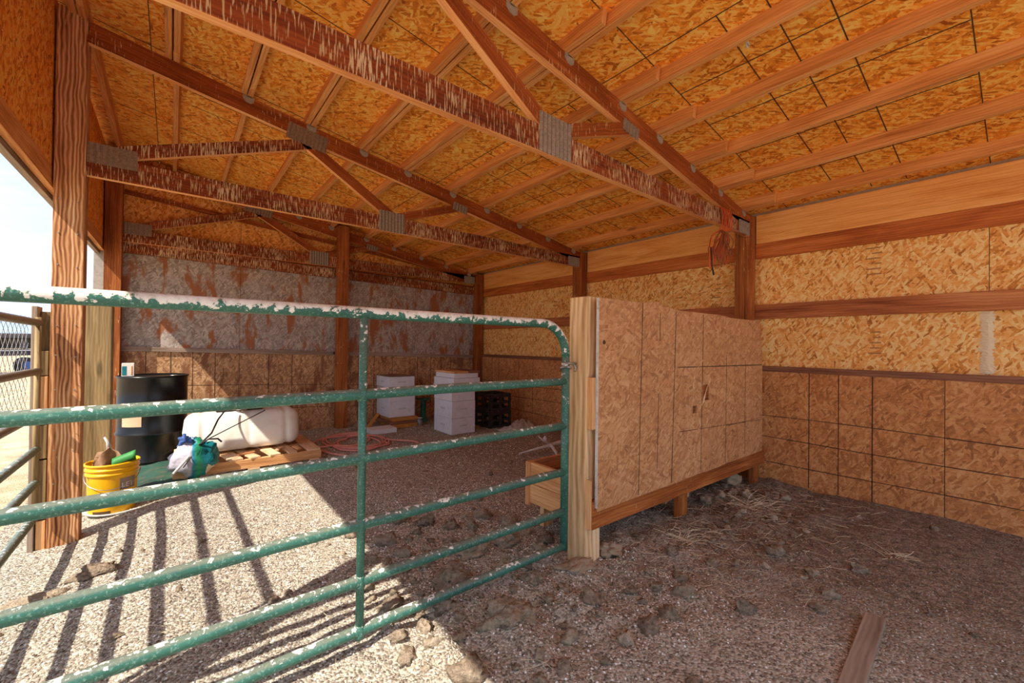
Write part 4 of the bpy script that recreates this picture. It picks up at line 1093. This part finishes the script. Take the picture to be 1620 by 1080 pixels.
placed = [(1.93, 1.68, .14), (1.78, 1.60, .16), (2.10, 1.62, .12), (2.32, 1.72, .07), (1.86, 2.12, .07), (4.05, 1.75, .12), (1.18, 1.93, .16), (1.22, 1.50, .19), (1.68, 2.10, .13), (1.46, 2.13, .14), (-.30, 3.24, .14), (-.52, 3.1, .16),
          (2.09, 1.78, .10), (2.99, 1.65, .10), (3.22, 1.77, .08), (4.28, 1.64, .10), (2.07, 1.86, .09), (2.07, 2.14, .09), (3.15, 1.86, .09), (3.15, 2.14, .09), (2.2, .43, .12), (2.4, .43, .12), (2.0, .42, .12), (2.58, .45, .08), (3.55, 1.42, .1), (2.62, 1.42, .08), (3.42, .5, .06), (3.75, 1.3, .08), (-.53, 1.8, .15)]
def clods(n, fn, label, group, s0, s1):
    for i in range(n):
        s_ = s0+(s1-s0)*R.random()**2.2
        for _ in range(60):
            x, y = fn()
            if x < 4.42 and all((x-a)**2+(y-b)**2 > (c+s_*1.5)**2 for a, b, c in placed): break
        else: continue
        placed.append((x, y, s_*1.5))
        o = bpy.data.objects.new('clod', base[i % 6]); COL.objects.link(o); o.location = (x, y, gz(x, y)+s_*.22); o.scale = (s_, s_*R.uniform(.7, 1.1), s_*R.uniform(.8, 1.25))
        o.rotation_euler = (R.uniform(-.4, .4), R.uniform(-.4, .4), R.uniform(0, 6.28)); tag(o, label, 'clod', group)
clods(115, lambda: (R.uniform(.75, 2.0), R.gauss(1.85, .30)), 'crumbly brown clod among many under the gate', 'clods under the gate', .016, .075)
clods(60, lambda: (R.uniform(2.0, 3.6), R.gauss(1.35, .3)), 'brown manure clod among many in front of the partition', 'clods before the partition', .012, .05)
clods(45, lambda: (R.uniform(2.3, 4.3), R.gauss(1.2, .45)), 'dark clod among many near the back wall foot', 'clods near the back wall', .01, .04)
clods(40, lambda: (R.uniform(-.6, .9), R.uniform(1.5, 3.6)), 'small sunlit clod scattered on the pale gravel', 'clods on sunlit gravel', .006, .022)
clods(32, lambda: (R.uniform(1.3, 3.6), R.uniform(2.3, 4.5)), 'small clod scattered on shaded gravel beyond the gate', 'clods on shaded gravel', .008, .03)
# straw
def straw(n, fn, name, label=None, parent=None, ln=(.04, .14), w=.0011):
    mb = MB()
    for i in range(n):
        x, y, a, e = fn(i); l = R.uniform(*ln); z = gz(x, y)+.006; P = []; cur = R.uniform(-.9, .9)
        for k in range(4):
            t_ = k/3; P.append((x+l*t_*math.cos(a+cur*t_), y+l*t_*math.sin(a+cur*t_), z+e*l*t_*(1-.35*t_)+.002))
        mb.tube(P, w, 3, caps=False)
    o = mb.build(name, M['straw'], parent)
    return o
o = straw(420, lambda i: (R.uniform(2.1, 4.3), R.gauss(1.3, .35), R.uniform(0, 6.28), R.uniform(0, .3)), 'straw', parent=floor); o['kind'] = 'stuff'
o = straw(260, lambda i: (R.uniform(-.7, 2.2), R.uniform(1.2, 3.6), R.uniform(0, 6.28), R.uniform(0, .15)), 'straw', parent=floor, w=.001); o['kind'] = 'stuff'
o = straw(200, lambda i: (R.uniform(1.2, 4.0), R.uniform(2.2, 4.6), R.uniform(0, 6.28), R.uniform(0, .2)), 'straw', parent=floor, w=.0012); o['kind'] = 'stuff'
for c, n_, l, lab in (((3.55, 1.42), 60, .2, 'dry rootlike straw tuft in dirt under the partition far end'), ((2.62, 1.42), 40, .15, 'straw tuft in front of the partition middle leg'), ((3.42, .50), 22, .12, 'small pale root tuft lying alone in the open dirt'), ((3.75, 1.3), 35, .16, 'thin straw tuft between the partition end and the back wall')):
    o = straw(n_, lambda i: (c[0]+R.gauss(0, .03), c[1]+R.gauss(0, .03), R.uniform(0, 6.28), R.uniform(.05, .7)), 'straw_tuft', ln=(l*.4, l), w=.0016); tag(o, lab, 'straw')

# ------------------------------------------------------------------ yard beyond the gate
sh = empty('open_shed', (-14, 82, 0), 'distant open-fronted shed with pale blue metal roof beyond the fence', 'shed')
bx, by = -19.5, 78
MB().hexa([Vector((x, y, z)) for x, y, z in ((bx-8, by, 1.95), (bx+8.6, by, 1.95), (bx-8, by+8, 3.7), (bx+8.6, by+8, 3.7), (bx-8, by, 2.05), (bx+8.6, by, 2.05), (bx-8, by+8, 3.8), (bx+8.6, by+8, 3.8))], (16, 8, .1)).build('roof_sheet', M['blueroof'], sh)
MB().box(bx-8, bx+8.6, by, by+.2, 1.45, 1.95).build('fascia', M['darkwall'], sh)
MB().box(bx-7.8, bx+8.4, by+7.6, by+7.8, 0, 3.6).build('back_wall', M['deck'], sh)
for i in range(6): MB().box(bx-7.8+i*3.2, bx-7.3+i*3.2, by+.2, by+.6, 0, 1.95).build('shed_post', M['darkwall'], sh)
tr = empty('flatbed_trailer', (-4.9, 24.4, 0), 'old grey flatbed trailer standing in the yard at far left', 'trailer')
Mt = Matrix.Translation((-4.95, 24.4, 0)) @ Matrix.Rotation(math.radians(55), 4, 'Z')
for i in range(6): MB().box(-2.2, 3.2, -.9+i*.3, -.62+i*.3, .78, .83, M=Mt).build('deck_plank', M['deck'], tr)
MB().box(-2.2, 3.2, -.95, -.9, .66, .83, M=Mt).build('side_rail', M['darkwall'], tr)
MB().box(-2.2, 3.2, .92, .97, .66, .83, M=Mt).build('side_rail', M['darkwall'], tr)
for x in (-.35, .35):
    for sd in (-1, 1):
        c_ = Mt @ Vector((x, sd*.98-(.22 if sd < 0 else 0), .30)); d_ = (Mt.to_3x3() @ Vector((0, 1, 0)))
        wl = MB().tube([c_, c_+d_*.2], .30, 20).build('wheel', M['rubber'], tr); MB().tube([c_-d_*.015, c_+d_*.215], .15, 14).build('hub', M['rim'], wl)
for x in (2.2, 2.9): MB().box(x, x+.1, -.85, -.75, 0, .78, M=Mt).build('stand', M['darkwall'], tr)
pj = empty('marker_post', (-2.7, 16.5, 0), 'thin post with red and white top near the trailer', 'post')
mb = MB(); mb.tube([(-2.78, 16.4, 0), (-2.78, 16.4, 1.15)], .045, 8); mb.build('pole', M['darkwall'], pj)
MB().tube([(-2.78, 16.4, 1.15), (-2.78, 16.4, 1.35)], .055, 8).build('white_band', M['white'], pj); MB().tube([(-2.78, 16.4, 1.35), (-2.78, 16.4, 1.6)], .055, 8).build('red_band', M['red'], pj)
# far scrub line
for i in range(9):
    x = -50+i*9.5; o = crumple('shrub', (x, 108+R.uniform(-3, 3), .8), (2.9, 2, 1.3+R.random()*.8), 'dgreen', 40+i, sub=(16, 10), amp=.7)
    tag(o, 'dark low shrub in the distant row behind the blue-roofed shed', 'shrub', 'distant shrubs')
